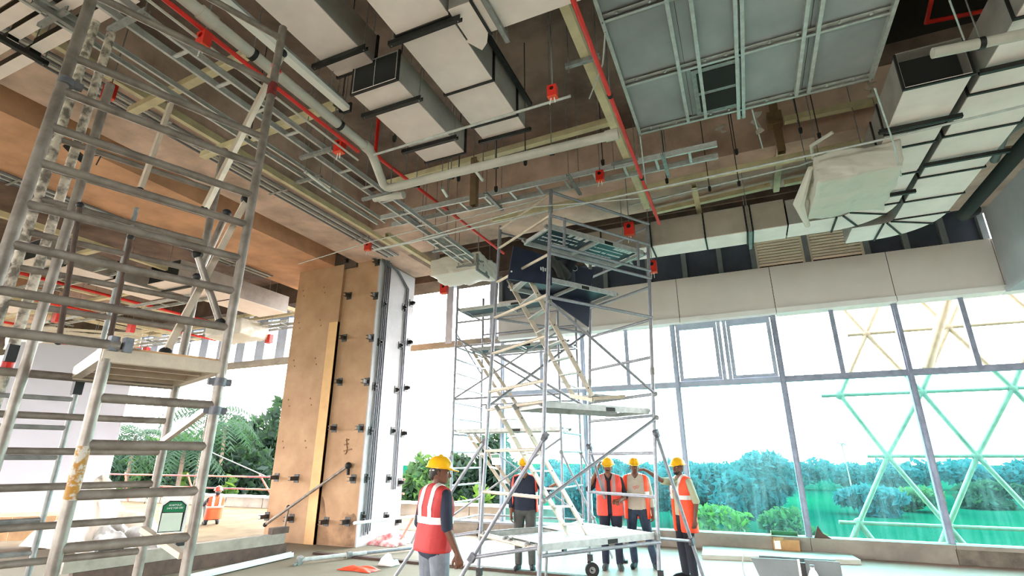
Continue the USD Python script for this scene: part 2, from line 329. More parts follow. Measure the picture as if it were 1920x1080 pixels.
# fascia above the windows
fa = thing('window_fascia', 'long pale beige fascia of wide panels above the windows', 'fascia', (0, WY, 4.4), kind='structure')
fe = [-5.35, -3.0, -1.0, .87, 2.9, 4.5, 6.9]
for a, b in zip(fe[:-1], fe[1:]):
    obj('panel', [box(a + .006, b - .006, WY - .2, WY - .16, 4.52, 5.42)], 'fascia', fa)
    obj('lower_lip', [box(a + .006, b - .006, WY - .24, WY + .1, 4.42, 4.52)], 'white_matt', fa)
obj('backing', box(-5.35, 6.9, WY - .16, WY + .08, 4.52, 5.4), 'concrete_dark', fa)
# glazing band above the fascia: dark panels, posts, louvers
ub = thing('upper_band', 'dark blue-grey panel band with posts between fascia and ceiling', 'wall band', (0, WY, 5.4), kind='structure')
xs = [-5.35, -3.6, -2.6, -1.6, -.8, -.05, .62, 1.62, 2.66, 3.3, 3.9, 4.5]
for a, b in zip(xs[:-1], xs[1:]):
    if a in (.62, 1.62): continue
    obj('dark_panel', box(a + .02, b - .02, WY + .02, WY + .06, 5.4, 6.15), 'blue_grey', ub)
for x in xs: obj('post', box(x - .05, x + .05, WY - .08, WY + .02, 5.42, 6.15), 'board_grey', ub)
for a, b, w in ((.67, 1.57, 'left'), (1.67, 2.61, 'right')):
    lv = thing('louver_panel', 'cream slatted louver above the fascia, the %s one of the pair' % w, 'louver', (a, WY, 5.45))
    obj('frame', [box(a, a + .04, WY - .06, WY, 5.48, 6.13), box(b - .04, b, WY - .06, WY, 5.48, 6.13)], 'louver', lv); obj('backing', box(a, b, WY + .005, WY + .02, 5.44, 6.13), 'dark_brown', lv)
    for i in range(10):
        z = 5.53 + i * .063
        obj('slat', bar((a + .04, WY - .04, z), (b - .04, WY - .04, z), .052, .014, up=(0, .75, .66)), 'louver', lv)
struct('wall_back', [box(-34, 8.6, -13.2, -13, 3.6, 7.2)] + [box(x, x + .8, -13.2, -13, -.3, 3.6) for x in (-34, -26, -18, -10, -2, 7.8)], 'concrete_slab', 'concrete frame of the open side behind the camera', 'wall')
struct('wall_side', box(8.5, 8.7, -13, 11.3, 0, 7.0), 'wall_grey', 'grey side wall right of the camera', 'wall')
# right bulkhead wall
struct('wall_right', [box(4.5, 4.7, -1, WY - .25, 4.4, 6.9)], 'wall_grey', 'smooth grey bulkhead wall at upper right', 'wall')
struct('trim_1', [box(4.44, 4.5, -1, WY - .3, 4.38, 4.46)], 'wall_grey', 'narrow trim under the grey bulkhead', 'trim')
# facade posts left of the glazing, open to outdoors
fp = thing('facade_posts', 'grey-blue facade posts and rail high between pier and glazing', 'facade frame', (-7, WY, 4.4), kind='structure')
for x in (-5.55, -6.85): obj('post', box(x - .1, x + .1, WY - .08, WY + .08, 4.5, 6.2), 'frame_blue', fp)
obj('rail', box(-8.3, -5.35, WY - .07, WY + .07, 4.42, 4.56), 'kerb', fp)
fl = thing('facade_posts', 'grey-blue facade posts and rail seen left of the pier', 'facade frame', (-14, WY, 4.4), kind='structure')
for x in np.arange(-11.05, -27, -.885): obj('post', [box(x - .23, x + .15, WY - .08, WY + .08, 4.55, 6.2)], 'frame_blue', fl)
obj('rail', box(-27, -8.4, WY - .09, WY + .09, 4.4, 4.58), 'kerb', fl)
obj('head_rail', box(-27, -8.4, WY - .06, WY + .06, 5.86, 5.95), 'frame_blue', fl)
# floor strip (dark timber batten) behind the tower and broken topping at the right
solo('floor_batten', [box(-7.4, -4.1, 7.93, 8.05, 0, .035), box(-4.08, -2.2, 7.95, 8.06, 0, .035)], 'dark_brown', 'dark brown batten lying across the floor under the tall tower', 'batten')
q = [hit(1318, 1022, z=.08), hit(1590, 1036, z=.08), hit(1614, 1050, z=.08), hit(1480, 1046, z=.08), hit(1316, 1040, z=.08)]
solo('concrete_topping', extr([(p[0], p[1]) for p in q], .08), M('topping', '#c3c7b9', .6, var=.08, scale=3, bump=.1), 'thin broken slab of pale topping under the cardboard box', 'slab')
rr = random.Random(3); rub = []
for i in range(60):
    u = rr.random(); p = hit(1316 + u * 300, 1046 + 9 * u + rr.uniform(-2, 4), z=0); rub.append(ball((p[0], p[1], rr.uniform(0, .03)), (rr.uniform(.02, .07), rr.uniform(.02, .05), rr.uniform(.01, .03)), 0))
solo('rubble', rub, 'dark_brown', 'dark crumbled rubble along the edge of the pale slab', 'rubble', kind='stuff')
# ================================================================ CEILING SERVICES
ZS = 6.9
def rod(par, x, y, z0, z1=ZS, r=.006): obj('hanger_rod', tube((x, y, z0), (x, y, z1), r, 6), 'galv', par)
def trapeze(par, x0, x1, y, z, dark=False, top=ZS):
    """A strut across x0..x1 on two threaded rods."""
    obj('hanger_channel', chan((x0, y, z), (x1, y, z), .041, .041, .004), 'flange' if dark else 'galv', par)
    for x in (x0 + .03, x1 - .03): rod(par, x, y, z - .03, top)
def duct(name, label, x0, x1, y0, y1, z, h, open_near=False, joints=(), hangers=(), dark=True, along='y', group=None, side='duct_side'):
    """A rectangular insulated duct: white bottom, grey sides, flanges at the joints."""
    t = thing(name, label, 'duct', ((x0 + x1) / 2, (y0 + y1) / 2, z), group)
    w = .012
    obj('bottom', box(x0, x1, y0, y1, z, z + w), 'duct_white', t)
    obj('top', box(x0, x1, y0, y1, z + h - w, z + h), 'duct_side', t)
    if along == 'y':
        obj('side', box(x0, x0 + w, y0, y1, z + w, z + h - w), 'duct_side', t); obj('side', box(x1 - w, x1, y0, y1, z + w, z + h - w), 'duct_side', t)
        obj('end', box(x0 + w, x1 - w, y1 - w, y1, z + w, z + h - w), 'duct_side', t)
        if open_near: obj('liner', [box(x0 + w, x1 - w, y0 + .004, y0 + .012, z + w, z + h - w)], 'duct_dark', t)
        else: obj('end', box(x0 + w, x1 - w, y0, y0 + w, z + w, z + h - w), 'duct_side', t)
        for y in joints: obj('flange', [box(x0 - .02, x1 + .02, y - .012, y + .012, z - .014, z), box(x0 - .02, x0, y - .012, y + .012, z, z + h), box(x1, x1 + .02, y - .012, y + .012, z, z + h)], 'flange', t)
        for y in hangers: trapeze(t, x0 - .1, x1 + .1, y, z - .035, dark)
    else:
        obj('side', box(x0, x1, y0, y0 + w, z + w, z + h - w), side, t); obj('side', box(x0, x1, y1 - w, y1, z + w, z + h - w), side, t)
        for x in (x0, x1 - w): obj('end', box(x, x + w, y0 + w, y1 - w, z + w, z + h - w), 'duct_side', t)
        for x in joints: obj('flange', [box(x - .012, x + .012, y0 - .02, y1 + .02, z - .014, z), box(x - .012, x + .012, y0 - .02, y0, z, z + h), box(x - .012, x + .012, y1, y1 + .02, z, z + h)], 'flange', t)
        for x in hangers:
            obj('hanger_channel', chan((x, y0 - .12, z - .035), (x, y1 + .12, z - .035), .041, .041, .004), 'galv', t)
            for y in (y0 - .09, y1 + .09): rod(t, x, y, z - .06)
    return t
M('duct_tan', '#a59a8e', .55, var=.12, scale=2, bump=.1, bscale=5)
d1 = duct('supply_duct', 'white-bottomed duct end at the top edge, left of the open-ended duct', -3.33, -2.88, .9, 3.2, 5.3, .35, joints=(3.19,), hangers=(2.95,))
d2 = duct('supply_duct', 'white-bottomed duct with a black open end, between the two longer ducts', -3.1, -2.58, 3.16, 4.5, 5.0, .34, open_near=True, joints=(3.17, 4.49), hangers=(3.45, 4.15))
obj('divider', box(-2.845, -2.84, 3.158, 3.163, 5.012, 5.328), 'galv_bright', d2)
d3 = duct('supply_duct', 'longest white-bottomed duct, right of the open-ended one', -2.4, -1.86, .7, 4.6, 5.2, .42, joints=(2.9, 3.75, 4.35), hangers=(2.93,))
obj('end_flange', [box(-2.46, -1.8, 4.6, 4.63, 5.16, 5.2), box(-1.83, -1.78, 2.95, 4.63, 5.5, 5.54)], 'flange', d3)
d4 = duct('branch_duct', 'white-bottomed branch duct running right from the longest duct', -1.84, .3, 2.85, 3.2, 5.2, .3, joints=(-1.62,), hangers=(-1.5,), along='x')
obj('corner_tongue', extr([(-1.86, 3.2), (-1.64, 3.2), (-1.7, 3.3), (-1.78, 3.36), (-1.86, 3.22)], .01, basis((0, 0, 5.2), (1, 0, 0), (0, 1, 0), (0, 0, 1))), 'duct_white', d4)
M('rag_plastic', '#8f877b', .5, var=.2, scale=20)
# grey framed suspended panel
pz = 5.5
fp_ = thing('ceiling_panel_frame', 'large grey suspended panel framed in bright metal channels', 'ceiling panel', (.5, 4.4, pz))
xs_, ys_ = (-.74, -.1, .44, 1.06, 1.72), (2.6, 3.78, 4.74, 5.68)
for i in range(4):
    for j in range(3):
        obj('panel', box(xs_[i] + .003, xs_[i + 1] - .003, ys_[j] + .003, ys_[j + 1] - .003, pz + .05, pz + .062), 'panel_grey', fp_)
for y in ys_: obj('rail', [box(-.74, 1.72, y - .004, y + .03, pz, pz + .004), box(-.74, 1.72, y + .026, y + .03, pz, pz + .05), box(-.74, 1.72, y - .05, y - .004, pz + .03, pz + .034)], 'galv_bright', fp_)
for x, (a, b) in [(-.74, (2.6, 5.7)), (-.16, (2.6, 5.68)), (.04, (2.6, 5.66)), (.4, (2.5, 5.85)), (.455, (2.5, 5.85)), (1.0, (2.6, 5.66)), (1.12, (2.6, 5.68)), (1.72, (2.6, 5.7))]:
    obj('rail', [box(x - .018, x + .018, a, b, pz - .012, pz - .006), box(x - .018, x - .014, a, b, pz - .006, pz + .05)], 'galv_bright', fp_)
for y in ys_[1:]:
    for x in (-.6, -.3, .1, .3, .7, .95, 1.3, 1.55): obj('bolt', tube((x, y - .03, pz + .03), (x, y - .03, pz + .012), .014, 6), 'galv_bright', fp_)
obj('hatch', [box(-.05, .43, 4.8, 5.6, pz + .005, pz + .05)], 'galv', fp_)
hp = obj('hatch_opening', [box(.0, .38, 4.86, 5.18, pz - .002, pz + .004), box(.0, .38, 5.24, 5.54, pz - .002, pz + .004)], 'duct_dark', fp_)
for x, y in ((-.74, 5.68), (1.72, 5.68), (-.74, 3.78), (.43, 5.8), (1.72, 3.78)): rod(fp_, x, y, pz - .02, ZS, .008)
for k_, (px, py, L) in enumerate(((1350, 228, .12), (1416, 205, .3), (1632, 148, .2))):
    p = hit(px, py, z=pz); n = 7
    prof = [(p[0] + .03 * math.sin(i * 1.3 + k_), p[1] + .05, pz - L * i / n) for i in range(n + 1)]
    v = []; f = []
    for i, c in enumerate(prof):
        w_ = (.03 + .02 * math.sin(i * 2.1 + k_)) * (1 if i < n else .3)
        v += [(c[0] - w_, c[1], c[2]), (c[0] + w_, c[1] + .02, c[2]), (c[0] + w_, c[1] + .024, c[2]), (c[0] - w_, c[1] + .004, c[2])]
    for i in range(n):
        for j in range(4): a, b = i * 4 + j, i * 4 + (j + 1) % 4; f += [(a, b, b + 4), (a, b + 4, a + 4)]
    obj('torn_plastic', trimesh.Trimesh(np.array(v), np.array(f), process=False), 'rag_plastic', fp_)
# ducts at the right with elbows into the long duct along the windows
def elbow_duct(label, x0, x1, y0, z, h, xc, yc, R0, R1, xe, open_near, joints):
    """A duct running in y from y0, turning left about (xc, yc) with inner/outer radii, ending at xe."""
    t = thing('elbow_duct', label, 'duct', ((x0 + x1) / 2, yc, z))
    arc = lambda R, n=12: [(xc + R * math.cos(a), yc + R * math.sin(a)) for a in np.linspace(0, math.pi / 2, n)]
    inner = [(xc + R0, y0)] + arc(R0) + [(xe, yc + R0)]
    outer = [(xc + R1, y0)] + arc(R1) + [(xe, yc + R1)]
    if R0 < .02: inner = [(xc, y0), (xc, yc), (xe, yc)]
    poly = inner + outer[::-1]
    obj('bottom', extr(poly, .012, basis((0, 0, z), (1, 0, 0), (0, 1, 0), (0, 0, 1))), 'duct_white', t)
    obj('top', extr(poly, .012, basis((0, 0, z + h), (1, 0, 0), (0, 1, 0), (0, 0, 1))), 'duct_side', t)
    for pts in (inner, outer):
        for a, b in zip(pts[:-1], pts[1:]): pass
        obj('side', [bar((a[0], a[1], z + h / 2), (b[0], b[1], z + h / 2), .01, h - .01) for a, b in zip(pts[:-1], pts[1:])], 'duct_side', t)
    if open_near: obj('liner', [box(xc + R0 + .01, xc + R1 - .01, y0 + .14, y0 + .15, z + .012, z + h)], 'duct_dark', t)
    else: obj('end', box(xc + R0, xc + R1, y0, y0 + .01, z, z + h), 'duct_side', t)
    obj('end', box(xe, xe + .012, yc + R0 + .005, yc + R1 - .005, z + .012, z + h), 'duct_side' if not open_near else 'duct_dark', t)
    for y in joints: obj('flange', [box(xc + R0 - .02, xc + R1 + .02, y - .014, y + .014, z - .016, z), box(xc + R0 - .02, xc + R0, y - .014, y + .014, z, z + h), box(xc + R1, xc + R1 + .02, y - .014, y + .014, z, z + h)], 'flange', t)
    for a in (.0, .5, 1.1, math.pi / 2): 
        c, s = math.cos(a), math.sin(a)
        obj('flange', bar((xc + (R0 - .02) * c, yc + (R0 - .02) * s, z - .01), (xc + (R1 + .02) * c, yc + (R1 + .02) * s, z - .01), .025, .016), 'flange', t)
    return t
e1 = elbow_duct('white duct with an open near end, curving left into the long window duct', 0, 0, 5.24, 5.0, .4, 1.62, 7.98, .2, .72, 1.0, True, (5.25, 6.05, 6.4, 7.1))
e2 = elbow_duct('widest white duct at far right, curving left to a blanked end', 0, 0, 3.4, 5.0, .42, 2.3, 8.6, .12, .76, 1.9, False, (4.6, 5.6, 6.35, 7.3, 8.0))
for y in (5.9, 7.6): obj('hanger_channel', chan((1.72, y, 4.96), (2.44, y, 4.96), .041, .041, .004), 'flange', e1)
for y in (5.2, 6.9): obj('hanger_channel', chan((2.36, y, 4.96), (3.16, y, 4.96), .041, .041, .004), 'flange', e2)
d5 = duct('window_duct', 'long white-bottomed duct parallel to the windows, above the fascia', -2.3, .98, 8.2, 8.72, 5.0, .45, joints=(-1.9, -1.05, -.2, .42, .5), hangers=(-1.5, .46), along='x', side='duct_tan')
# plastic-wrapped units
def wrapped(label, x0, x1, y0, y1, z0, z1, seed, mat='plastic_wrap'):
    m = trimesh.creation.box((1, 1, 1)); 
    for _ in range(4): m = m.subdivide()
    v = m.vertices.copy(); n = v / (np.abs(v).max(1)[:, None] * 2)
    v = n * (1 - .10 * (np.linalg.norm(n, axis=1) - .5)[:, None])
    v = v * (x1 - x0, y1 - y0, z1 - z0) + ((x0 + x1) / 2, (y0 + y1) / 2, (z0 + z1) / 2)
    v += (meshkit.fbm(v * 6 + seed, 4, seed)[:, None] - .5) * .09 * np.sign(n)
    m.vertices = v
    t = thing('wrapped_unit', label, 'air unit', ((x0 + x1) / 2, (y0 + y1) / 2, z0))
    obj('plastic_wrap', m, mat, t, smooth=80)
    obj('unit_case', box(x0 + .14, x1 - .14, y0 + .14, y1 - .14, z0 + .12, z1 - .1), 'galv', t)
    for x in (x0 + .1, x1 - .1):
        for y in (y0 + .15, y1 - .15): rod(t, x, y, z1 - .1)
    return t
w1 = wrapped('fan coil unit wrapped in cloudy plastic under the right-hand ducts', 1.12, 1.98, 6.2, 7.35, 4.66, 5.0, 3)
obj('loose_fold', pipe([(1.1, 6.3, 4.9), (1.0, 6.9, 4.75), (1.12, 7.4, 4.62)], [.03, .07, .03], 8), 'plastic_wrap', w1)
obj('drain_stub', pipe([(1.15, 6.3, 5.02), (1.1, 6.0, 5.02), (1.3, 5.85, 5.05)], .02, 8), 'pvc', w1)
w2 = wrapped('fan coil unit wrapped in white plastic, hung left of the tall tower', -5.5, -4.35, 8.3, 9.1, 5.15, 5.5, 5)
obj('side_flap', box(-4.4, -4.37, 8.25, 8.8, 5.1, 5.45), 'board_grey', w2)
# cable ladders
def ladder(label, p, q, w, h, step, hang, rung='galv_bright'):
    d, s, u, L = frame(p, q); p = np.asarray(p, float)
    t = thing('cable_ladder', label, 'cable tray', (p + d * L / 2))
    for sg in (-1, 1):
        a = p + s * sg * w / 2
        obj('side_rail', [bar(a, a + d * L, .006, h), bar(a - u * h / 2, a - u * h / 2 + d * L, .028, .006), bar(a + u * h / 2, a + u * h / 2 + d * L, .028, .006)], 'galv_bright', t)
    k = step / 2
    while k < L:
        c = p + d * k - u * .02
        obj('rung', bar(c - s * w / 2, c + s * w / 2, .032, .016), rung, t); k += step
    for k in hang:
        c = p + d * k - u * (h / 2 + .025)
        obj('hanger_channel', chan(c - s * (w / 2 + .14), c + s * (w / 2 + .14), .041, .035, .004), 'galv', t)
        for sg in (-1, 1):
            e = c + s * sg * (w / 2 + .11); rod(t, e[0], e[1], e[2] - .03)
    return t
l1 = ladder('cable ladder running away from the camera on the left, under the grey pipe', (-4.1, -.6, 5.0), (-4.1, 7.4, 5.0), .2, .06, .42, (1.1, 2.3, 4.35, 5.45, 6.9))
l2 = ladder('cable ladder crossing the view in front of the tall tower', (-4.8, 5.95, 5.2), (.12, 5.95, 5.2), .28, .07, .4, (.5, 1.9, 3.1, 4.3))
l3 = ladder('narrow cable ladder beside the left concrete beam', (-5.1, 0, 5.35), (-5.1, 6.2, 5.35), .16, .05, 3.1, (1.6, 4.6))
l4 = ladder('short cable ladder under the cross beam by the wrapped unit', (-4.6, 7.0, 5.3), (-4.6, 8.6, 5.3), .22, .06, .35, (.4, 1.3))
# pipes
def along(name, label, cat, pts, r, mat, clips=(), n=12):
    pts = np.asarray(pts, float)
    t = thing(name, label, cat, pts[0])
    obj('run', pipe(pts, r, n), mat, t)
    for c in clips:
        c = np.asarray(c, float)
        obj('clamp', [tube(c - V(.0, .02, 0) if abs(pts[1][1] - pts[0][1]) > abs(pts[1][0] - pts[0][0]) else c - V(.02, 0, 0), c + V(0, .02, 0) if abs(pts[1][1] - pts[0][1]) > abs(pts[1][0] - pts[0][0]) else c + V(.02, 0, 0), r + .006, n)], 'flange', t)
        rod(t, c[0], c[1], c[2] + r)
    return t
A_ = (-3.55, 4.03, 5.0)
g1 = along('drain_pipe', 'grey drain pipe running away from the camera, then down and across', 'pipe', [(-3.55, -.5, 5.0)] + bend((-3.55, 3, 5.0), A_, hit(720, 352, y=4.45), .12)[1:-1] + bend(A_, hit(722, 355, y=4.55), (-.95, 4.72, 4.92), .12)[1:-1] + [(-.9, 4.73, 4.92)], .052, 'pvc', [(-3.55, 1.2, 5.0), (-3.55, 2.4, 5.0), (-3.55, 3.5, 5.0)])
for x in (-3.4, -2.9, -2.3, -1.6): obj('clamp', tube((x - .02, 4.735, 4.915), (x + .02, 4.735, 4.915), .059, 12), 'flange', g1); rod(g1, x, 4.735, 4.96)
for p, q in (((-.98, 4.73, 4.92), (-.84, 4.73, 4.92)), ((-3.55, 3.9, 5.0), (-3.55, 4.0, 5.0)), ((-3.55, 1.9, 5.0), (-3.55, 2.03, 5.0))): obj('socket', tube(p, q, .062, 14), 'pvc', g1)
p_ = hit(757, 365, z=4.9); obj('branch', tube(p_, hit(702, 372, y=p_[1]), .05, 12), 'pvc', g1)
along('sprinkler_pipe', 'red sprinkler pipe beside the grey drain pipe', 'pipe', [(-3.62, -.5, 4.93), (-3.62, 3.9, 4.93)], .02, 'red_pipe')
along('sprinkler_conduit', 'thin grey tube below the red pipe at upper left', 'pipe', [(-3.66, -.5, 4.86), (-3.66, 3.95, 4.86)], .012, 'pvc')
X2 = -3.95
along('sprinkler_pipe', 'red sprinkler pipe dropping from the slab and running to the tower', 'pipe', [(X2 - .05, 4.62, 6.85), (X2 - .05, 4.62, 5.45), (X2 - .03, 4.72, 5.4), (X2 + .1, 8.35, 5.4)], .024, 'red_pipe')
along('sprinkler_pipe', 'red sprinkler pipe left of the framed grey panel', 'pipe', [(-.8, 2.4, 5.0), (-.8, 7.35, 5.0)], .022, 'red_pipe', [(-.8, 4.2, 5.0), (-.8, 5.9, 5.0)])
pr = [hit(1752, -25, z=5.9), hit(1737, 42, z=5.9), hit(1880, 14, z=5.9)]
along('sprinkler_pipe', 'red sprinkler pipe corner in the dark gap at top right', 'pipe', pr, .022, 'red_pipe')
along('drain_pipe', 'grey pipe stub with a socket above the open-ended right duct', 'pipe', [hit(1748, 100, z=4.9), hit(1930, 62, z=4.9)], .045, 'pvc', [hit(1840, 81, z=4.9)])
along('conduit_run', 'thin grey conduit crossing under the two long ducts', 'conduit', [(-3.5, 4.02, 4.93), hit(1070, 180, z=4.9)], .014, 'galv_bright')
along('conduit_run', 'thin grey conduit crossing below the right-hand ducts', 'conduit', [hit(700, 470, z=4.9), hit(1000, 402, z=4.9), hit(1640, 265, z=4.9), hit(1930, 196, z=4.9)], .013, 'galv_bright')
along('conduit_run', 'thin conduit under the cross beam, in front of the black gap', 'conduit', [hit(1180, 385, z=5.4), hit(1500, 310, z=5.4), hit(1540, 296, z=5.4)], .014, 'galv_bright')
along('insulated_pipe', 'black insulated pipe along the grey bulkhead', 'pipe', [(3.5, 3.2, 5.2), (3.5, 9.0, 5.2), (3.55, 9.5, 5.25), (3.9, 10.0, 5.5)], .09, 'black_rubber')
along('insulated_pipe', 'grey insulated pipe rising at the far right edge', 'pipe', bend(hit(1945, 215, z=5.3), hit(1885, 245, z=5.3), hit(1865, 300, z=5.3), .2), .05, 'board_grey')
struct('ceiling_beam', box(3.3, 4.5, 9.0, 11.05, 5.95, 6.9), 'concrete_soffit', 'brown concrete corner of the ceiling beside the grey bulkhead', 'beam')
bd = thing('beam_conduits', 'bundle of parallel grey conduits along the left concrete beam', 'conduit', (-6.6, 5, 5.95))
for i in range(5): obj('conduit', tube((-6.62 - i * .075, -1, 5.955), (-6.62 - i * .075, 8.72, 5.955), .016, 8), 'galv_bright' if i % 2 else 'conduit', bd)
for y in (1.5, 3.5, 5.5, 7.6): obj('saddle', box(-6.98, -6.56, y - .02, y + .02, 5.93, 5.938), 'galv', bd)
bd2 = thing('beam_conduits', 'bundle of parallel grey conduits along the orange-lit beam', 'conduit', (-10.4, 5, 5.93))
for i in range(5): obj('conduit', tube((-10.3 - i * .08, -1, 5.95), (-10.3 - i * .08, 8.6, 5.95), .018, 8), 'galv_bright' if i % 2 else 'conduit', bd2)
for y in (1.5, 3.5, 5.5, 7.6): obj('saddle', box(-10.68, -10.26, y - .02, y + .02, 5.92, 5.928), 'galv', bd2)
# cream and brown hollow steel sections
def rhs(name, label, segs, w=.1, h=.1, mat='cream_steel', extra=()):
    t = thing(name, label, 'steel section', segs[0][0])
    for a, b in segs: obj('tube', hollow(a, b, w, h, .006), mat, t)
    for a, b, m in extra: obj('tube', hollow(a, b, .09, .09, .006), m, t)
    return t
X3 = -.95
s1 = rhs('steel_section', 'cream steel tube running away from the camera, left of the red pipe', [((X3, 3.2, 5.3), (X3, 7.3, 5.3))], .085, .09)
obj('drop', hollow((X3, 3.22, 5.35), (X3, 3.22, 6.9), .07, .09, .006, up=(1, 0, 0)), 'cream_steel', s1)
for y in (3.9, 5.8): obj('hanger_channel', chan((X3 - .2, y, 5.23), (X3 + .14, y, 5.23), .041, .041, .004), 'galv', s1); rod(s1, X3 - .17, y, 5.15); rod(s1, X3 + .11, y, 5.2)
s2 = rhs('steel_section', 'long cream steel tube across the ceiling, behind the grey drain pipe', [(hit(715, 348, z=5.7), hit(1150, 226, z=5.7))], .09, .08, extra=[(V(-3.05, 5.62, 5.7), V(-3.05, 5.62, 4.95), 'brown_steel')])
rhs('steel_section', 'brown and cream steel tube across the soffit, above the thin conduit', [(hit(925, 412, z=5.75), hit(1650, 262, z=5.75))], .08, .1)
rhs('steel_section', 'cream steel tube along the back edge of the cross beam', [(hit(1225, 398, z=5.9), hit(1445, 348, z=5.9)), (hit(1470, 344, z=5.9), hit(1540, 330, z=5.9))], .09, .08)
s5 = rhs('steel_section', 'cream steel tube with a brown post, below the framed grey panel', [(hit(1470, 226, z=6.2), hit(1668, 184, z=6.2))], .09, .09)
P5 = hit(1462, 265, y=7.3)
obj('post', hollow((P5[0], 7.3, 6.88), (P5[0], 7.3, 5.75), .1, .1, .006, up=(0, 1, 0)), 'brown_steel', s5)
obj('plate', box(P5[0] - .11, P5[0] + .08, 7.22, 7.38, 6.2, 6.4), 'brown_steel', s5)
obj('post', hollow((P5[0] + .02, 7.4, 5.95), (P5[0] + .02, 8.9, 5.95), .09, .05, .006), 'cream_steel', s5)
s6 = rhs('steel_section', 'cream channel along the right edge of the left concrete beam', [((-6.42, .5, 5.98), (-6.42, 8.2, 5.98))], .07, .1)
rhs('steel_section', 'cream steel tube between the pier top and the wrapped unit', [((-5.6, 7.0, 5.55), (-5.6, 9.6, 5.55))], .09, .09)
rhs('steel_section', 'cream cross tube just left of the open-ended duct', [((-6.3, 3.85, 5.55), (-3.9, 3.75, 5.55))], .09, .08)
rhs('steel_section', 'cream tube over the narrow cable ladder, upper left', [((-6.3, 2.9, 5.6), (-4.2, 2.8, 5.6))], .09, .08)
rhs('steel_section', 'cream steel tube just right of the tower top', [((-.25, 7.5, 5.6), (-.25, 9.3, 5.6))], .08, .08)
# white strip fittings at upper left
st = thing('strip_light', 'white metal strip light hung at upper left beside the duct', 'light fitting', (-3.45, 2.5, 5.2))
obj('housing', [box(-3.36, -3.28, 1.75, 3.35, 5.0, 5.05)], 'white_gloss', st); obj('gear_tray', box(-3.34, -3.3, 1.8, 3.3, 5.05, 5.1), 'galv', st)
obj('end_plate', box(-3.37, -3.27, 3.34, 3.36, 4.98, 5.09), 'flange', st); rod(st, -3.32, 2.0, 5.1); rod(st, -3.32, 3.1, 5.1)
for i, (px, py, qx, qy) in enumerate(((572, 322, 620, 358), (838, 368, 828, 352), (905, 338, 888, 316))):
    a, b = hit(px, py, z=5.15), hit(qx, qy, z=5.15)
    t = thing('tube_light', ['white tube light on the left, below the cable ladder', 'small bright tube fitting left of the tower top', 'short bright tube fitting behind the drain pipe'][i], 'light fitting', a)
    obj('tube', tube(a, b, .02, 10), 'white_gloss', t); obj('cap', [tube(a, a + (b - a) * .05, .026, 10), tube(b, b + (a - b) * .05, .026, 10)], 'galv_bright', t); rod(t, a[0], a[1], 5.15); rod(t, b[0], b[1], 5.15)
# white boarded slats at the top left
for i, (y, x0, x1, w_) in enumerate(((1.46, -8.5, -4.6, .052), (1.595, -5.76, -4.4, .045), (1.62, -8.5, -5.84, .045), (1.775, -5.78, -4.3, .05), (1.80, -8.5, -5.86, .05), (1.33, -8.5, -4.2, .04))):
    z = 5.35
    t = thing('slat_duct', 'pale slim lagged duct at the top left corner, %s' % ['second from the top', 'third row right of the dark channel', 'third row left of the dark channel', 'lowest row right of the dark channel', 'lowest row left of the dark channel', 'topmost'][i], 'duct', ((x0 + x1) / 2, y, z))
    obj('bottom', box(x0, x1, y - w_, y + w_, z, z + .01), 'duct_white', t)
    obj('body', box(x0 + .01, x1 - .01, y - w_ + .005, y + w_ - .005, z + .01, z + .1), 'flange', t)
    for x in (x0 + .1, x1 - .1): rod(t, x, y, z + .1)
for i, (p, q) in enumerate((((62, 0), (150, 55)), ((-5, 66), (92, 118)))):
    a, b = hit(*p, z=5.3), hit(*q, z=5.3)
    t = thing('support_channel', 'dark channel crossing under the pale slim ducts, %s one' % ('right' if i == 0 else 'left'), 'channel', a)
    obj('channel', chan((a[0], a[1], 5.29), (a[0], b[1], 5.29), .045, .045, .005), 'galv' if i == 0 else 'flange', t); rod(t, a[0], b[1] - .03, 5.26)
# red call boxes on drop rods
def redbox(label, px, py, z, top, s=.1, bright=False):
    c = hit(px, py, z=z); t = thing('red_detector_box', label, 'detector', c, 'red boxes hanging on rods from the ceiling')
    x, y = c[0], c[1]
    m = Manifold.cube((s, s * .7, s * 1.35), True).translate((x, y, z)) - Manifold.cylinder(s * .8, s * .24, s * .24, 14, True).rotate((90, 0, 0)).translate((x, y - s * .3, z + s * .25))
    obj('case', m, 'red_box', t); obj('base', box(x - s * .5, x + s * .5, y - s * .36, y + s * .36, z - s * .78, z - s * .68), 'orange_red', t)
    obj('lens', tube((x, y - s * .1, z + s * .25), (x, y - s * .2, z + s * .25), s * .2, 12), 'black', t)
    obj('cable_tail', [tube((x - .015, y, z - s * .78), (x - .03, y, z - s * 1.5), .006, 6), tube((x + .015, y, z - s * .78), (x + .02, y, z - s * 1.4), .006, 6)], 'white_gloss', t)
    rod(t, x, y, z + s * .67, top, .007)
for a in (('red detector box at upper left near the red pipe', 382, 75, 4.85, ZS, .1), ('dim red box inside the near scaffold, top left', 205, 172, 5.6, ZS, .13), ('red detector box left of the drain pipe bend', 637, 275, 4.95, ZS, .11),
          ('red detector box right of the longest duct', 1036, 172, 4.75, ZS, .085), ('red detector box on the crossing cable ladder', 1125, 330, 5.1, ZS, .1), ('small red box at the head of the pier', 690, 462, 5.75, 6.0, .12),
          ('small red box hanging left of the tower, by the bright opening', 833, 541, 5.3, ZS, .16), ('red box hanging right of the tower over the fascia', 1223, 500, 4.6, ZS, .14), ('red box behind the top right leg of the tower', 1180, 430, 5.0, ZS, .15)): redbox(*a)
wl = [(1035, 0), (1133, 92), (1100, 185)]
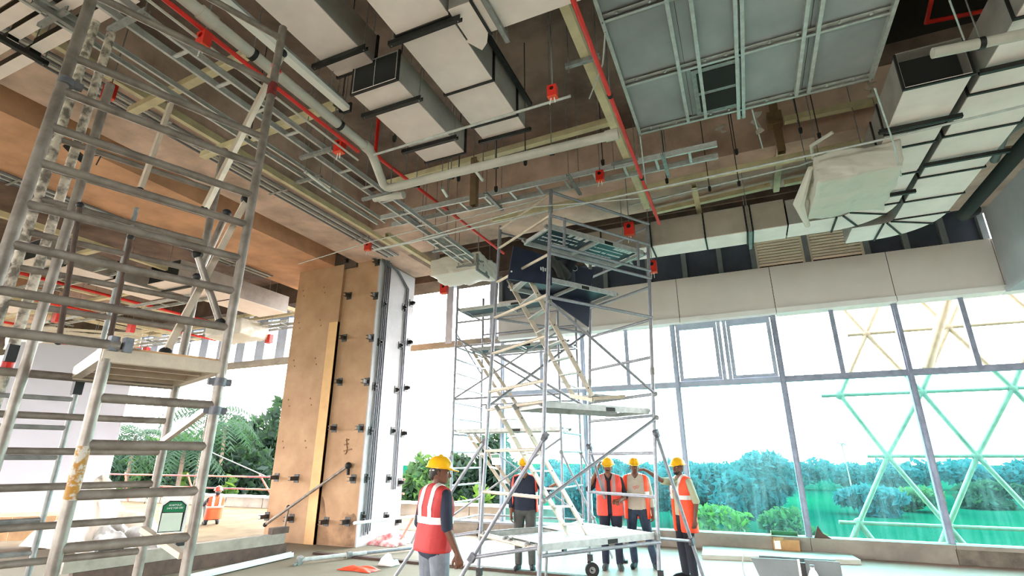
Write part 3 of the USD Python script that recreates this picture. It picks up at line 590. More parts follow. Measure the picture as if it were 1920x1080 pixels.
for i, (pts, z) in enumerate((([(1135, 60), (1130, 120), (1105, 185)], 5.2), ([(700, 468), (760, 455), (1000, 388), (1200, 372)], 4.8), ([(560, 495), (700, 452), (1020, 372)], 5.0), ([(1200, 255), (1212, 358)], 5.0), ([(1410, 205), (1430, 278)], 5.3), ([(1640, 165), (1676, 270), (1690, 330)], 4.7), ([(1780, 0), (1808, 75)], 5.2))):
    solo('hanging_wire', pipe([hit(*p, z=z) for p in pts], .008, 6), 'galv_bright', ['pale wire hanging beside the framed panel', 'thin wire strung across above the tower', 'thin wire strung from the pier towards the tower', 'suspension wire under the panel corner', 'suspension wire under the middle of the panel', 'suspension wire at the right end of the panel', 'suspension rod at top right above the pipe stub'][i], 'wire')
# loose droppers over the whole bay
for i, (px, py, z) in enumerate(((985, 300, 5.1), (740, 255, 5.0), (860, 330, 5.0), (930, 350, 5.0), (1130, 300, 5.2), (1250, 335, 5.3), (1380, 280, 5.3), (1385, 340, 5.3), (1500, 240, 5.6), (1535, 250, 5.6), (640, 200, 5.2), (470, 250, 5.4), (1330, 350, 5.3))):
    c = hit(px, py, z=z)
    t = thing('drop_hanger', 'short threaded dropper with a pipe clip, %s of the loose ones' % (ORD + ['thirteenth', 'fourteenth', 'fifteenth', 'sixteenth', 'seventeenth'])[i], 'hanger', c, 'loose droppers on the ceiling')
    obj('rod', tube((c[0], c[1], z), (c[0], c[1], 6.0 if c[1] > 7.5 else ZS), .007, 6), 'wire', t)
    obj('clip', [box(c[0] - .02, c[0] + .02, c[1] - .012, c[1] + .012, z - .05, z), tube((c[0], c[1] - .008, z - .06), (c[0], c[1] + .008, z - .06), .02, 10)], 'flange', t)
# black disc speaker by the near scaffold
c = hit(141, 293, z=5.4); t = thing('disc_speaker', 'black round disc on a bent wire bracket, behind the near scaffold', 'speaker', c)
obj('disc', tube(c, c + V(.04, .02, .05), .17, 24), 'black', t); obj('cone', tube(c - V(.004, .002, .005), c, .05, 14), 'rust_paint', t)
obj('bracket', pipe([c + V(.1, .05, 0), c + V(.35, .12, 0), c + V(.34, .1, -.16)], .008, 6), 'wire', t); rod(t, c[0], c[1], 5.44)
# far left bay: ducts, pipes and wrapped units beyond the orange beam
FL = [('supply_duct', 'far white duct behind the near scaffold with an open end', -12.9, -12.0, 4.7, 7.4, 5.3, .4), ('supply_duct', 'far white duct just left of the pier head', -11.75, -10.75, 6.6, 9.6, 5.3, .45), ('supply_duct', 'far pale duct at the left edge, beyond the scaffold leg', -17.0, -16.0, 2.0, 6.5, 5.2, .4)]
for n_, l_, *a in FL: duct(n_, l_, *a, open_near=a[0] > -13, joints=((a[2] + a[3]) / 2,), hangers=(a[2] + .4,))
for i, (x, z) in enumerate(((-13.6, 5.35), (-15.0, 5.2), (-16.6, 5.5), (-18.8, 5.3))):
    along('sprinkler_pipe', 'far red sprinkler pipe beyond the near scaffold, %s from the pier' % ORD[i], 'pipe', [(x, 0, z), (x, 10.8, z)], .035, 'red_pipe', [(x, 5, z), (x, 8, z)])
for i, (x, z) in enumerate(((-11.2, 5.6), (-14.3, 5.5), (-15.8, 5.3), (-17.8, 5.6), (-19.5, 5.2), (-21, 5.4))):
    rhs('steel_section', 'far cream steel tube beyond the near scaffold, %s from the pier' % ORD[i], [((x, 1, z), (x, 10.8, z))], .1, .1)
for i, (y, z) in enumerate(((5.2, 5.5), (7.0, 5.4), (9.6, 5.4), (10.5, 5.6))):
    rhs('steel_section', 'far cream cross tube beyond the orange beam, %s from the camera' % ORD[i], [((-22, y, z), (-11, y, z))], .1, .08)
    ladder('far cable ladder beyond the orange beam, %s from the camera' % ORD[i], (-22, y + .6, z - .15), (-11.2, y + .6, z - .15), .3, .07, .6, (2, 5, 8))
wrapped('far bluish plastic-wrapped unit left of the pier', -13.6, -12.2, 9.4, 10.4, 4.85, 5.3, 8)
wrapped('far bluish plastic-wrapped unit seen through the near scaffold', -19.8, -17.6, 7.6, 9.0, 4.7, 5.2, 9)
for i, (x, y, z) in enumerate(((-12.2, 10.4, 4.9), (-14.5, 8.0, 4.9), (-15.5, 6.8, 5.0), (-17.5, 8.0, 4.8), (-16.2, 9.5, 4.7))):
    t = thing('red_detector_box', 'far red box beyond the near scaffold, %s from the pier' % ORD[i], 'detector', (x, y, z), 'red boxes hanging on rods from the ceiling')
    obj('case', box(x - .09, x + .09, y - .06, y + .06, z - .12, z + .12), 'red_box', t); rod(t, x, y, z + .12)
# ================================================================ SCAFFOLDS
# tall stair tower (rectangle F-R-B-L, leaning a little to the right)
TF = V(-2.24, 5.85); TU = V(math.sin(math.radians(34)), math.cos(math.radians(34))); TW = V(-TU[1], TU[0]); LEAN = .052 * V(.94, .34)
TA, TB = 1.85, 1.35
def T(a, b, z):
    q = TF + a * TU + b * TW + LEAN * (z - .68); return V(q[0], q[1], z)
def hitT(px, py, b=None, a=None):
    """Where a line of sight meets the tower's plane b or a; returns (a, b, z) of the tower."""
    d = _F * FPX + _R * (px - 960) + _U * (540 - py); o = V(0, 0, EYE)
    n, c = (TW, b) if b is not None else (TU, a)
    t = 0.0
    for _ in range(4):
        z = (o + d * t)[2] if t else 2.0
        t = (c + (TF + LEAN * (z - .68)) @ n) / (d[:2] @ n)
    p = o + d * t; q = p[:2] - TF - LEAN * (p[2] - .68)
    return q @ TU, q @ TW, p[2]
tower = thing('scaffold_tower', 'tall aluminium stair scaffold tower with braced legs, right of the pier', 'scaffold', (TF[0] + .4, TF[1] + 1.1, 0))
RL = .0255
for a, b in ((0, 0), (0, TB), (TA, 0), (TA, TB)):
    lg = obj('leg', tube(T(a, b, .22), T(a, b, 5.12), RL, 12), 'alu', tower)
    for z in (.62, 2.75, 4.78): obj('spigot', tube(T(a, b, z), T(a, b, z + .1), RL + .006, 12), 'galv', lg)
    p = T(a, b, .22); c = obj('castor', [tube(V(p[0], p[1], .1), p, .02, 10), bar(V(p[0], p[1] - .0, .2), V(p[0] + .07, p[1] - .05, .09), .06, .012), bar(V(p[0] + .02, p[1], .21), V(p[0] + .02, p[1], .3), .07, .05)], 'flange', tower)
    wc = V(p[0] + .05, p[1] - .03, .1); n = V(.5, -.85, 0); obj('wheel', tube(wc - n * .022, wc + n * .022, .1, 20), 'black_rubber', c); obj('hub', tube(wc - n * .028, wc + n * .028, .045, 14), 'galv', c)
FZ = (.68, 1.21, 1.73, 2.28, 2.53, 3.08, 3.62, 4.18, 4.74, 5.07)
for z in FZ: obj('frame_rung', tube(T(0, 0, z), T(0, TB, z), .021, 10), 'alu_cream', tower)
for z in (.68, 1.15, 1.7, 2.19, 2.48, 3.0, 3.55, 4.05, 4.6, 5.03): obj('frame_rung', tube(T(TA, 0, z), T(TA, TB, z), .021, 10), 'alu', tower)
for z in (.62, 3.58, 4.18, 4.3, 4.72, 5.07): obj('guard_rail', tube(T(0, -.03, z), T(TA, -.03, z), .021, 10), 'alu', tower)
for z in (.62, 3.62, 5.02): obj('guard_rail', tube(T(0, TB + .03, z), T(TA, TB + .03, z), .019, 10), 'alu', tower)
for a in (.22, 1.6): obj('guard_post', tube(T(a, -.03, 4.3), T(a, -.03, 4.74), .02, 10), 'alu', tower)
for p, q in (((0, -.04, 3.52), (TA, -.04, 2.48)), ((0, -.05, 1.18), (TA, -.05, 2.16)), ((0, TB + .04, 3.12), (TA, TB + .04, 2.4)), ((0, TB + .04, 2.32), (TA, TB + .04, 3.65)), ((0, .25, .7), (TA, 1.2, .66))):
    br = obj('brace', tube(T(*p), T(*q), .02, 10), 'alu', tower)
    obj('hook', ball(T(*p), .034, 1), 'galv', br); obj('hook', ball(T(*q), .034, 1), 'galv', br)
foot = lambda px, py, z=0: hit(px, py, z=z)
def outrigger(top, ft, strut):
    o = obj('outrigger', tube(top, ft, .0235, 10), 'alu', tower)
    d = (ft - top) / np.linalg.norm(ft - top); m = top + d * np.linalg.norm(ft - top) * .72
    obj('clamp', bar(m - d * .05, m + d * .05, .07, .07), 'coupler_dark', o); obj('clamp', [ball(top, .042, 1), bar(top - d * .05, top + d * .05, .07, .05)], 'coupler_dark', o)
    obj('strut', tube(m, strut, .021, 10), 'alu', o); obj('foot_pad', [tube(V(ft[0], ft[1], 0), V(ft[0], ft[1], .05), .06, 14)], 'black_rubber', o)
def ground(top, px, py):
    """Foot of a leg that leaves top and is seen passing (px, py) on its way down to the floor."""
    return hit(px, py, z=.03)
tF = T(0, -.03, 1.87); outrigger(tF, hit(832, 1135, z=.03), T(0, 0, .7))
tL = T(0, TB + .03, 1.87); outrigger(tL, hit(735, 1090, z=.03), T(0, TB, .72))
tR = T(TA, -.03, 1.95); outrigger(tR, hit(1322, 1092, z=.03), T(TA, 0, .66))
tB = T(TA, TB, 1.8); outrigger(tB, V(-2.1, 9.35, .03), T(TA, TB, .7))
jk = obj('jack_leg', tube(T(.75, .9, .6), T(.75, .9, .04), .018, 10), 'galv', tower); obj('base_plate', bar(T(.75, .9, 0), T(.75, .9, .03), .1, .1, up=(0, 1, 0)), 'galv', jk)
def platform(label, a0, a1, b0, b1, z, board, deck=None, text=None, panels=2, hatch=None, par=None, P=T, name_label=True):
    c = P((a0 + a1) / 2, (b0 + b1) / 2, z); t = thing('scaffold_platform', label, 'platform', c)
    for b in (b0, b1): 
        e = obj('side_beam', bar(P(a0, b, z + .01), P(a1, b, z + .01), .025, .075), 'galv_bright', t)
        s = -1 if b == b0 else 1
        if name_label: obj('name_plate', bar(P(a0 * .45 + a1 * .55, b + s * .0145, z), P(a0 * .36 + a1 * .64, b + s * .0145, z), .004, .05), 'black', e)
    for a in np.linspace(a0, a1, panels + 1): obj('cross_bar', bar(P(a, b0 + .01, z), P(a, b1 - .01, z), .03, .05), 'galv_bright', t)
    for i in range(panels):
        u0, u1 = a0 + (a1 - a0) * i / panels + .015, a0 + (a1 - a0) * (i + 1) / panels - .015
        if hatch == i:
            obj('hatch_frame', [bar(P(u0, b, z + .045), P(u1, b, z + .045), .03, .012) for b in (b0 + .03, b1 - .03)], 'galv', t); continue
        bd = obj('deck_board', bar(P(u0, (b0 + b1) / 2, z + .045), P(u1, (b0 + b1) / 2, z + .045), b1 - b0 - .02, .01), board, t)
        if text:
            rt = random.Random(i + 5); marks = []
            for k_, (v, L, h) in enumerate(((.24, .62, .028), (.40, .72, .05), (.58, .66, .03), (.74, .34, .09))):
                a = u0 + (u1 - u0) * .14; end = u0 + (u1 - u0) * (.14 + L) 
                if k_ == 3: a, end = u0 + (u1 - u0) * .5, u0 + (u1 - u0) * .86
                bb = b1 - (b1 - b0) * v
                while a < end:
                    w_ = h * rt.uniform(.45, .8)
                    marks.append(bar(P(a, bb + rt.uniform(-.003, .003), z + .0385), P(a + w_, bb, z + .0385), h * rt.uniform(.7, 1), .002)); a += w_ + h * (.12 if rt.random() < .85 else .6)
            obj('print', marks, 'print_white', bd)
    for a, s in ((a0, -1), (a1, 1)):
        for b in (b0 + .04, b1 - .04): obj('hook', bar(P(a, b, z), P(a + s * .06, b, z + .03), .04, .04), 'galv', t)
    return t
platform('top platform of the tall tower, its dark underside printed white', .05, 1.8, .06, .7, 4.6, 'teal_panel', text=True)
h2 = platform('second platform down the tall tower, under the crouching man', .22, 1.8, .66, 1.3, 4.1, 'navy_panel', panels=2)
platform('thin middle platform of the tall tower, just above head height', .05, 1.8, .05, .68, 2.24, 'galv_bright')
platform('lowest wide platform of the tall tower, sunlit by the stair foot', .05, 1.8, .03, .68, .68, 'galv_bright', name_label=True)
platform('lowest rear platform of the tall tower with an open hatch frame', .05, 1.8, .72, 1.32, .68, 'galv_bright', hatch=0)
# the raised hatch lids of the second platform
def panelq(pts, th, n):
    v = np.array(list(pts) + [p + np.asarray(n) * th for p in pts]); f = [(0, 1, 2), (0, 2, 3), (4, 6, 5), (4, 7, 6)]
    for i in range(4): j = (i + 1) % 4; f += [(i, i + 4, j + 4), (i, j + 4, j)]
    return trimesh.Trimesh(v, np.array(f), process=True)
hz_ = lambda px, py, b: T(*hitT(px, py, b=b))
lid = thing('hatch_lid', 'large dark navy hatch lid raised on the left of the second platform', 'hatch lid', T(.4, .9, 4.0))
obj('board', panelq([hz_(953, 523, .66), hz_(1035, 535, .60), hz_(1034, 482, .60), hz_(963, 461, .66)], .02, (TW[0], TW[1], 0)), 'navy_panel', lid)
rt = random.Random(2)
obj('print', [bar(hz_(1013 + 4 * i, 503.5 + 1 * i, .585), hz_(1015.5 + 4 * i, 504 + 1 * i, .585), .003, .05 + .02 * (i % 2)) for i in range(5)], 'print_white', lid)
obj('finger_hole', [ball(hz_(1003, 485, .645), .02, 1), ball(hz_(959, 509, .652), .014, 1)], 'print_white', lid)
lid2 = thing('hatch_lid', 'smaller navy hatch lid standing on the right of the second platform', 'hatch lid', T(1.2, .9, 4.0))
obj('board', panelq([hz_(1079, 531, 1.0), hz_(1108, 538, 1.0), hz_(1114, 507, 1.0), hz_(1077, 498, 1.0)], .02, (TW[0], TW[1], 0)), 'navy_panel', lid2)
obj('pull_ring', pipe([hz_(1078 + 5 * math.cos(t_), 503 + 5 * math.sin(t_), .985) for t_ in np.linspace(0, 6.2, 10)], .006, 6), 'galv_bright', lid2)
cl = thing('hanging_skirt', 'navy board hanging below the second platform edge', 'board', T(1.0, 1.2, 3.5))
obj('board', panelq([hz_(1012, 549, 1.24), hz_(1104, 613, 1.24), hz_(1107, 556, 1.24), hz_(1000, 524, 1.24)], .02, (TW[0], TW[1], 0)), 'navy_panel', cl)
def stair(label, pa, pb, qa, qb, n, w=.07, h=.022, first=.1):
    """Two stringers pa-pb and qa-qb with n treads."""
    pa, pb, qa, qb = map(np.asarray, (pa, pb, qa, qb)); t = thing('stair_ladder', label, 'ladder', (pa + pb) / 2)
    sd = (qa - pa) / np.linalg.norm(qa - pa)
    for a, b in ((pa, pb), (qa, qb)):
        st_ = obj('stringer', bar(a, b, h, w, up=np.cross(b - a, sd)), 'alu_cream', t)
        obj('rung_end', [ball(a + (b - a) * ((i + .5) / n) - sd * 0, (.016, .016, .016), 1) for i in range(n)], 'black', st_)
    for i in range(n):
        k = (i + .5) / n; a, b = pa + (pb - pa) * k, qa + (qb - qa) * k
        obj('tread', bar(a, b, .085, .022), 'galv_bright', t)
    for a, b in ((pa, qa),): obj('hook', [bar(a, a + (pa - pb) / np.linalg.norm(pa - pb) * .08, .03, .05), bar(b, b + (pa - pb) / np.linalg.norm(pa - pb) * .08, .03, .05)], 'galv', t)
    return t
stair('upper stair ladder of the tall tower, dropping right from the second platform', hz_(983, 505, .72), hz_(1110, 742, .72), hz_(957, 532, 1.22), hz_(1075, 742, 1.22), 8)
lt, lb = hit(935, 770, z=2.22), hit(1066, 1000, z=.74)
stair('lower stair ladder of the tall tower, standing on the sunlit lowest platform', hit(968, 768, z=2.22), hit(1101, 1000, z=.74), lt, lb, 7)
ln = thing('stair_landing', 'small aluminium landing beam at the foot of the upper stair', 'landing', T(1.6, .9, 2.5))
obj('beam', [bar(hz_(1070, 742, 1.2), hz_(1112, 750, .8), .05, .06), bar(hz_(1112, 748, .8), T(TA, .55, 2.5), .05, .05)], 'alu_cream', ln)
obj('tread_plate', panelq([T(1.4, 1.22, 2.5), T(1.4, .72, 2.5), T(TA, .72, 2.5), T(TA, 1.22, 2.5)], .03, (0, 0, 1)), 'galv', ln)
tg = thing('scaffold_tag', 'green-topped white scaffold tag on the tall tower rung', 'sign', hit(932, 860, z=1.6))
def quad_on(plane, *pts): return [plane(*p) for p in pts]
fp0 = lambda px, py: T(*hitT(px, py, a=-.04))
obj('card', panelq([fp0(923, 872), fp0(940, 872), fp0(936, 850), fp0(919, 851)], .004, (TU[0], TU[1], 0)), 'white_matt', tg)
fp1 = lambda px, py: T(*hitT(px, py, a=-.046))
obj('green_header', panelq([fp1(922, 858), fp1(936, 858), fp1(934.5, 852), fp1(920.5, 852.5)], .003, (TU[0], TU[1], 0)), 'sign_green', tg)
obj('green_form', panelq([fp1(924.5, 870), fp1(938, 870), fp1(936, 860), fp1(922.5, 860)], .003, (TU[0], TU[1], 0)), 'sign_body', tg)
# second, lower tower behind it
bx0, bx1, by0, by1 = -5.68, -3.28, 9.8, 11.1
bt = thing('scaffold_tower', 'second aluminium scaffold tower standing behind the tall one, by the open bay', 'scaffold', ((bx0 + bx1) / 2, 10.4, 0))
for x in (bx0, bx1):
    for y in (by0, by1):
        top = 5.5 if x == bx0 else 4.9
        lg = obj('leg', tube((x, y, .2), (x, y, top), .0255, 12), 'alu', bt)
        obj('castor', [tube((x, y, .12), (x, y, .3), .03, 10), tube((x - .02, y, .1), (x + .02, y, .1), .1, 18)], 'black_rubber', bt)
    for z in (.45, .78, 1.11, 1.44, 1.77, 2.12, 2.45, 2.78, 3.11, 3.42, 3.72, 4.0, 4.9):
        if x == bx0 or z in (.45, 1.11, 1.77, 2.12, 3.11, 4.0): obj('frame_rung', tube((x, by0, z), (x, by1, z), .02, 8), 'alu', bt)
for y in (by0, by1):
    for z in (.45, 4.0, 4.55, 2.85): obj('guard_rail', tube((bx0, y, z), (bx1, y, z), .02, 8), 'alu', bt)
for p, q in (((bx0, by0 - .03, 4.2), (bx1, by0 - .03, 2.75)), ((bx0, by0 - .03, 2.85), (bx1, by0 - .03, 4.1)), ((bx0, by0 - .03, .5), (bx1, by0 - .03, 2.0)), ((bx0, by1, 2.0), (bx1, by1, .5)), ((bx0 - .03, by0, 4.35), (bx0 - .03, by1, 3.6))):
    obj('brace', tube(p, q, .019, 8), 'alu', bt)
for (p, q) in (((bx0, by0, 1.75), (bx0 - .75, by0 - .2, .02)), ((bx1, by0, 1.75), (bx1 + .9, by0 - .1, .02)), ((bx1, by1, 1.75), (bx1 + .8, by1 + .05, .02))):
    o = obj('outrigger', tube(p, q, .022, 8), 'alu', bt); obj('clamp', ball(p, .045, 1), 'galv', o); obj('clamp', ball(np.asarray(p) * .35 + np.asarray(q) * .65, .04, 1), 'galv', o)
PB = lambda a, b, z: V(bx0 + a, by0 + b, z)
platform('upper blue-grey platform of the rear tower', .04, 2.36, .06, .66, 4.85, 'teal_panel', P=PB)
platform('second platform of the rear tower, in front of the facade rail', .04, 2.36, .66, 1.26, 4.05, 'teal_panel', P=PB)
platform('low platform of the rear tower, over the green trees', .04, 2.36, .06, .66, 2.18, 'alu_cream', P=PB)
stair('stair ladder of the rear tower dropping right from its second platform', hit(905, 664, y=10.0), hit(968, 757, y=10.0), hit(890, 664, y=10.5), hit(948, 757, y=10.5), 5)
stair('lower stair ladder of the rear tower by the green trees', hit(893, 818, y=9.95), hit(1005, 975, y=9.95), hit(878, 815, y=10.5), hit(985, 968, y=10.5), 6)
# near scaffold at the left edge
SR = V(-2.726, 2.032); SE = V(-.3422, -.9396); SG = V(-.9396, .3422)
def P_(e, g, z):
    q = SR + SE * e + SG * g; return V(q[0], q[1], z)
def hitS(px, py, g=0.0):
    d = _F * FPX + _R * (px - 960) + _U * (540 - py); o = V(0, 0, EYE)
    return o + d * ((SR @ SG + g) / (d[:2] @ SG))
M('coupler_steel', '#6d6e74', .5, metal=.4, var=.2, scale=20); M('splashed', '#cfc3b2', .7, col2='#6f675c', scale=16, detail=6, lo=.42, hi=.6)
ns = thing('scaffold_tower', 'near worn aluminium scaffold with many rungs at the left edge', 'scaffold', P_(.5, .45, 0))
rl = .027
for e, g, top, mt in ((0, 0, 4.62, 'alu_worn'), (1.01, 0, 4.75, 'alu_worn'), (.54, 0, 2.1, 'alu_worn'), (0, .9, 4.0, 'alu_worn'), (.96, .9, 4.6, 'splashed'), (.86, .95, 4.6, 'splashed'), (.79, .8, 4.1, 'alu_worn'), (.52, .92, 2.1, 'galv'), (.46, .9, 3.3, 'galv')):
    thin = mt == 'galv'
    lg = obj('leg', tube(P_(e, g, .02 if top < 3.2 or not thin else 2.15), P_(e, g, top), rl if not thin else .015, 14), mt, ns)
    if not thin: obj('base_plate', bar(P_(e, g, 0), P_(e, g, .02), .15, .15, up=(0, 1, 0)), 'galv', lg)
for z in (4.05, 4.1): pass
obj('joint_collar', [tube(P_(0, 0, 4.02), P_(0, 0, 4.12), rl + .004, 14)], M('maroon', '#6e2522', .6, var=.3, scale=30), ns)
obj('joint_collar', [tube(P_(1.01, 0, 4.38), P_(1.01, 0, 4.75), rl + .004, 14)], 'maroon', ns)
obj('joint_collar', [tube(P_(.86, .95, 2.1), P_(.86, .95, 2.18), rl + .004, 14)], 'red_pipe', ns)
obj('yellow_wear', [tube(P_(.54, 0, 1.44), P_(.54, 0, 1.68), rl + .0012, 14)], M('yellow_worn', '#a8761d', .6, col2='#bdb4a8', scale=22, lo=.48, hi=.56), ns)
zs = [1.236, 1.46, 1.688, 1.909]
for z in zs + [1.0, .75, .5, .25]: obj('rung', tube(P_(0, 0, z), P_(.54, 0, z), .023, 12), 'alu_worn', ns)
for z in [2.36, 2.586, 2.80, 3.03, 3.24, 3.46, 3.68, 4.12, 4.52]: obj('rung', tube(P_(0, 0, z), P_(1.01, 0, z), .023, 12), 'alu_worn', ns)
for px, py in ((317, 790), (305, 848), (290, 907), (277, 973), (260, 1033)):
    z = hitS(px, py, .9)[2]; obj('rung', tube(P_(0, .9, z), P_(1.15, .9, z), .02, 12), 'alu_worn', ns)
for z in (2.5, 2.72, 2.95, 3.18, 3.4, 3.62): obj('rung', tube(P_(0, .9, z), P_(1.0, .9, z), .02, 10), 'alu_worn', ns)
for i in range(7):
    z = 1.97 - i * .17; obj('ladder_rung', tube(P_(.52, .92, z), P_(.86, .92, z), .014, 8), 'galv', ns)
obj('ladder_clip', bar(P_(.52, .92, 2.0), P_(.52, .92, 2.1), .03, .05), 'flange', ns); obj('ladder_clip', bar(P_(.86, .92, 2.16), P_(.86, .92, 2.26), .03, .05), 'flange', ns)
obj('rung', tube(P_(.0, .9, 2.1), P_(1.15, .9, 2.1), .024, 12), 'alu_worn', ns)
for p, q, g0, g1, r_, mt in (((530, 100), (382, 395), .1, .5, .022, 'alu_cream'), ((462, 375), (310, 662), .12, .12, .024, 'alu_cream'), ((425, 400), (370, 520), .2, .25, .02, 'alu_worn'), ((370, 477), (413, 605), .08, .03, .02, 'alu_worn'), ((322, 190), (262, 358), .3, .3, .017, 'alu_cream'), ((245, 445), (205, 640), .5, .5, .014, 'dark_brown'), ((150, 385), (110, 640), .5, .5, .014, 'dark_brown')):
    a, b = hitS(*p, g0), hitS(*q, g1)
    br = obj('brace', bar(a, b, r_ * 1.7, r_ * 1.5) if mt == 'alu_cream' else tube(a, b, r_, 10), mt, ns)
    obj('clamp', ball(a, r_ * 1.5, 1), 'flange', br); obj('clamp', ball(b, r_ * 1.5, 1), 'flange', br)
obj('red_clamp', bar(hitS(515, 120, .1), hitS(521, 138, .1), .04, .04), 'red_box', ns)
for z in (1.88, 2.04): obj('coupler', [tube(P_(0, 0, z - .022), P_(0, 0, z + .022), .037, 12), bar(P_(-.06, 0, z), P_(.06, 0, z), .03, .035)], 'coupler_steel', ns)
obj('coupler', [tube(P_(1.0, 0, 3.50), P_(1.0, 0, 3.54), .036, 12), bar(P_(.93, 0, 3.52), P_(1.0, 0, 3.52), .03, .035)], 'coupler_steel', ns)
a, b, c = hitS(268, 992, .5), hitS(342, 1042, .02), P_(0, 0, 1.1)
obj('knee_brace', bar(a, b, .035, .03), 'alu_cream', ns); obj('knee_brace', bar(hitS(395, 762, .02), hitS(308, 826, .85), .03, .035), 'alu_cream', ns)
npf = thing('scaffold_platform', 'plywood scaffold platform seen from below on the near scaffold', 'platform', P_(.27, .45, 2.13))
for g in (.0, .3, .6, .9): obj('cross_bar', bar(P_(-.02, g, 2.12), P_(.56, g, 2.12), .045 if g in (0, .9) else .03, .07 if g in (0, .9) else .035), 'alu_cream', npf)
for e in (.0, .54): obj('side_bar', bar(P_(e, 0, 2.13), P_(e, .9, 2.13), .05, .07), 'alu_cream', npf)
for i in range(3): obj('deck_board', bar(P_(.27, .3 * i + .02, 2.165), P_(.27, .3 * i + .28, 2.165), .52, .015), 'wood_ply', npf)
obj('end_hook', [bar(P_(e, -.02, 2.14), P_(e, -.02, 2.215), .035, .04) for e in (.47, .53)], 'coupler_steel', npf)
obj('ledger', tube(P_(.5, -.02, 2.17), P_(1.4, -.02, 2.17), .024, 12), 'alu_worn', ns)
# the tag on the near scaffold
sg_ = thing('scaffold_tag', 'white scaffold tag with a green header on the near scaffold', 'sign', hitS(325, 998, -.03))
def pl(px, py, g=-.03): return hitS(px, py, g)
nrm = (SG[0], SG[1], 0)
obj('card', panelq([pl(294, 1001), pl(346, 998), pl(357, 930), pl(306, 931)], .004, nrm), 'white_matt', sg_)
def polyq(pts, g, th=.002):
    v = [hitS(*p, g) for p in pts]; n = len(v); c = sum(v) / n; d = V(SG[0], SG[1], 0) * th
    V_ = np.array(v + [x + d for x in v] + [c, c + d]); f = []
    for i in range(n): j = (i + 1) % n; f += [(2 * n, j, i), (2 * n + 1, n + i, n + j), (i, j, n + j), (i, n + j, n + i)]
    return trimesh.Trimesh(V_, np.array(f), process=False)
obj('dark_border', polyq([(294.5, 999), (306, 948), (319, 939), (341, 939), (350, 947), (339, 996)], -.0335), 'black', sg_)
obj('green_header', polyq([(305.5, 960), (308, 949), (320, 941), (340, 941), (348, 948), (345, 960)], -.0365), 'sign_green', sg_)
obj('form_body', polyq([(296.5, 997.5), (304.5, 962), (343, 961), (337, 995)], -.0365), 'sign_body', sg_)
def lettering(txt, p0, p1, h, g):
    a, b = hitS(*p0, g), hitS(*p1, g); x = (b - a) / np.linalg.norm(b - a); z = V(.12 * x[0], .12 * x[1], 1); z /= np.linalg.norm(z)
    m = meshkit.text_mesh(txt, h, .001); m.apply_scale((np.linalg.norm(b - a) / m.extents[0], 1, 1)); m.apply_translation((-m.bounds[0][0], 0, 0))
    m.apply_transform(basis(a, x, z, -V(SG[0], SG[1], 0))); return m
obj('lettering', [lettering('SCAFFOLD', (316.5, 949), (340, 948), .0085, -.039), lettering('SAFE FOR USE', (312, 955), (343, 953.5), .0085, -.039)], 'print_white', sg_)
# ================================================================ OUTDOORS
def leafmat(name, col, tl):
    usdkit.material(stage, '/World/Looks/' + name, {'d': ('principled_bsdf', {'roughness': .7, 'specular_ior_level': .1}), 'tl': ('translucent_bsdf', {'color': S(tl)}), 'm': ('mix_closure', {'fac': .35}),
        'g': ('geometry', {}), 'r': ('rgb_ramp', {'ramp': [(0, tuple(.55 * c for c in S(col))), (.6, S(col)), (1, tuple(1.5 * c for c in S(col)))]})},
        [('g.random_per_island', 'r.fac'), ('r.color', 'd.base_color'), ('d.BSDF', 'm.closure1'), ('tl.BSDF', 'm.closure2')], surface='m.closure')
    MATS[name] = UsdShade.Material.Get(stage, '/World/Looks/' + name)
leafmat('leaf_dark', '#1c2f25', '#26391f'); leafmat('leaf_mid', '#274029', '#3f5a26'); leafmat('leaf_bright', '#30491f', '#4f6a24'); leafmat('leaf_blue', '#14444c', '#1f4c4c'); leafmat('palm_leaf', '#22392b', '#2f4a2e')
M('field_grass', '#032a22', 1.0, col2='#0c3a28', scale=.02, detail=8, spec=0.0)
M('bark', '#5e5043', .9, var=.3, scale=6)
GZ = -6.0
M('dry_grass', '#3d4430', .95, col2='#4a4a36', scale=.1, spec=.05)
struct('ground', box(-420, 420, 15.2, 900, GZ - .3, GZ), 'field_grass', 'green field stretching away below the windows', 'field')
struct('ground_apron', box(-420, 420, -60, 15.2, GZ - .3, GZ - .02), 'dry_grass', 'dry grass ground below the building', 'ground')
def leaves(c, r, n, size, seed, hollow=.45):
    g = np.random.default_rng(seed); d = g.normal(size=(n, 3)); d /= np.linalg.norm(d, axis=1)[:, None]
    rad = g.uniform(hollow, 1, n) ** .6
    lump = .72 + .5 * meshkit.fbm(d * 1.9 + seed * 3.1, 3, seed)
    p = np.asarray(c) + d * rad[:, None] * lump[:, None] * np.asarray(r)
    a = g.normal(size=(n, 3)); a /= np.linalg.norm(a, axis=1)[:, None]; b = np.cross(a, g.normal(size=(n, 3))); b /= np.linalg.norm(b, axis=1)[:, None]
    s = size * g.uniform(.6, 1.4, n)[:, None]
    v = np.stack([p - a * s, p + b * s * .45, p + a * s, p - b * s * .45], 1).reshape(-1, 3)
    q = np.arange(n)[:, None] * 4; f = np.vstack([q + [0, 1, 2], q + [0, 2, 3]])
    return trimesh.Trimesh(v, f, process=False)
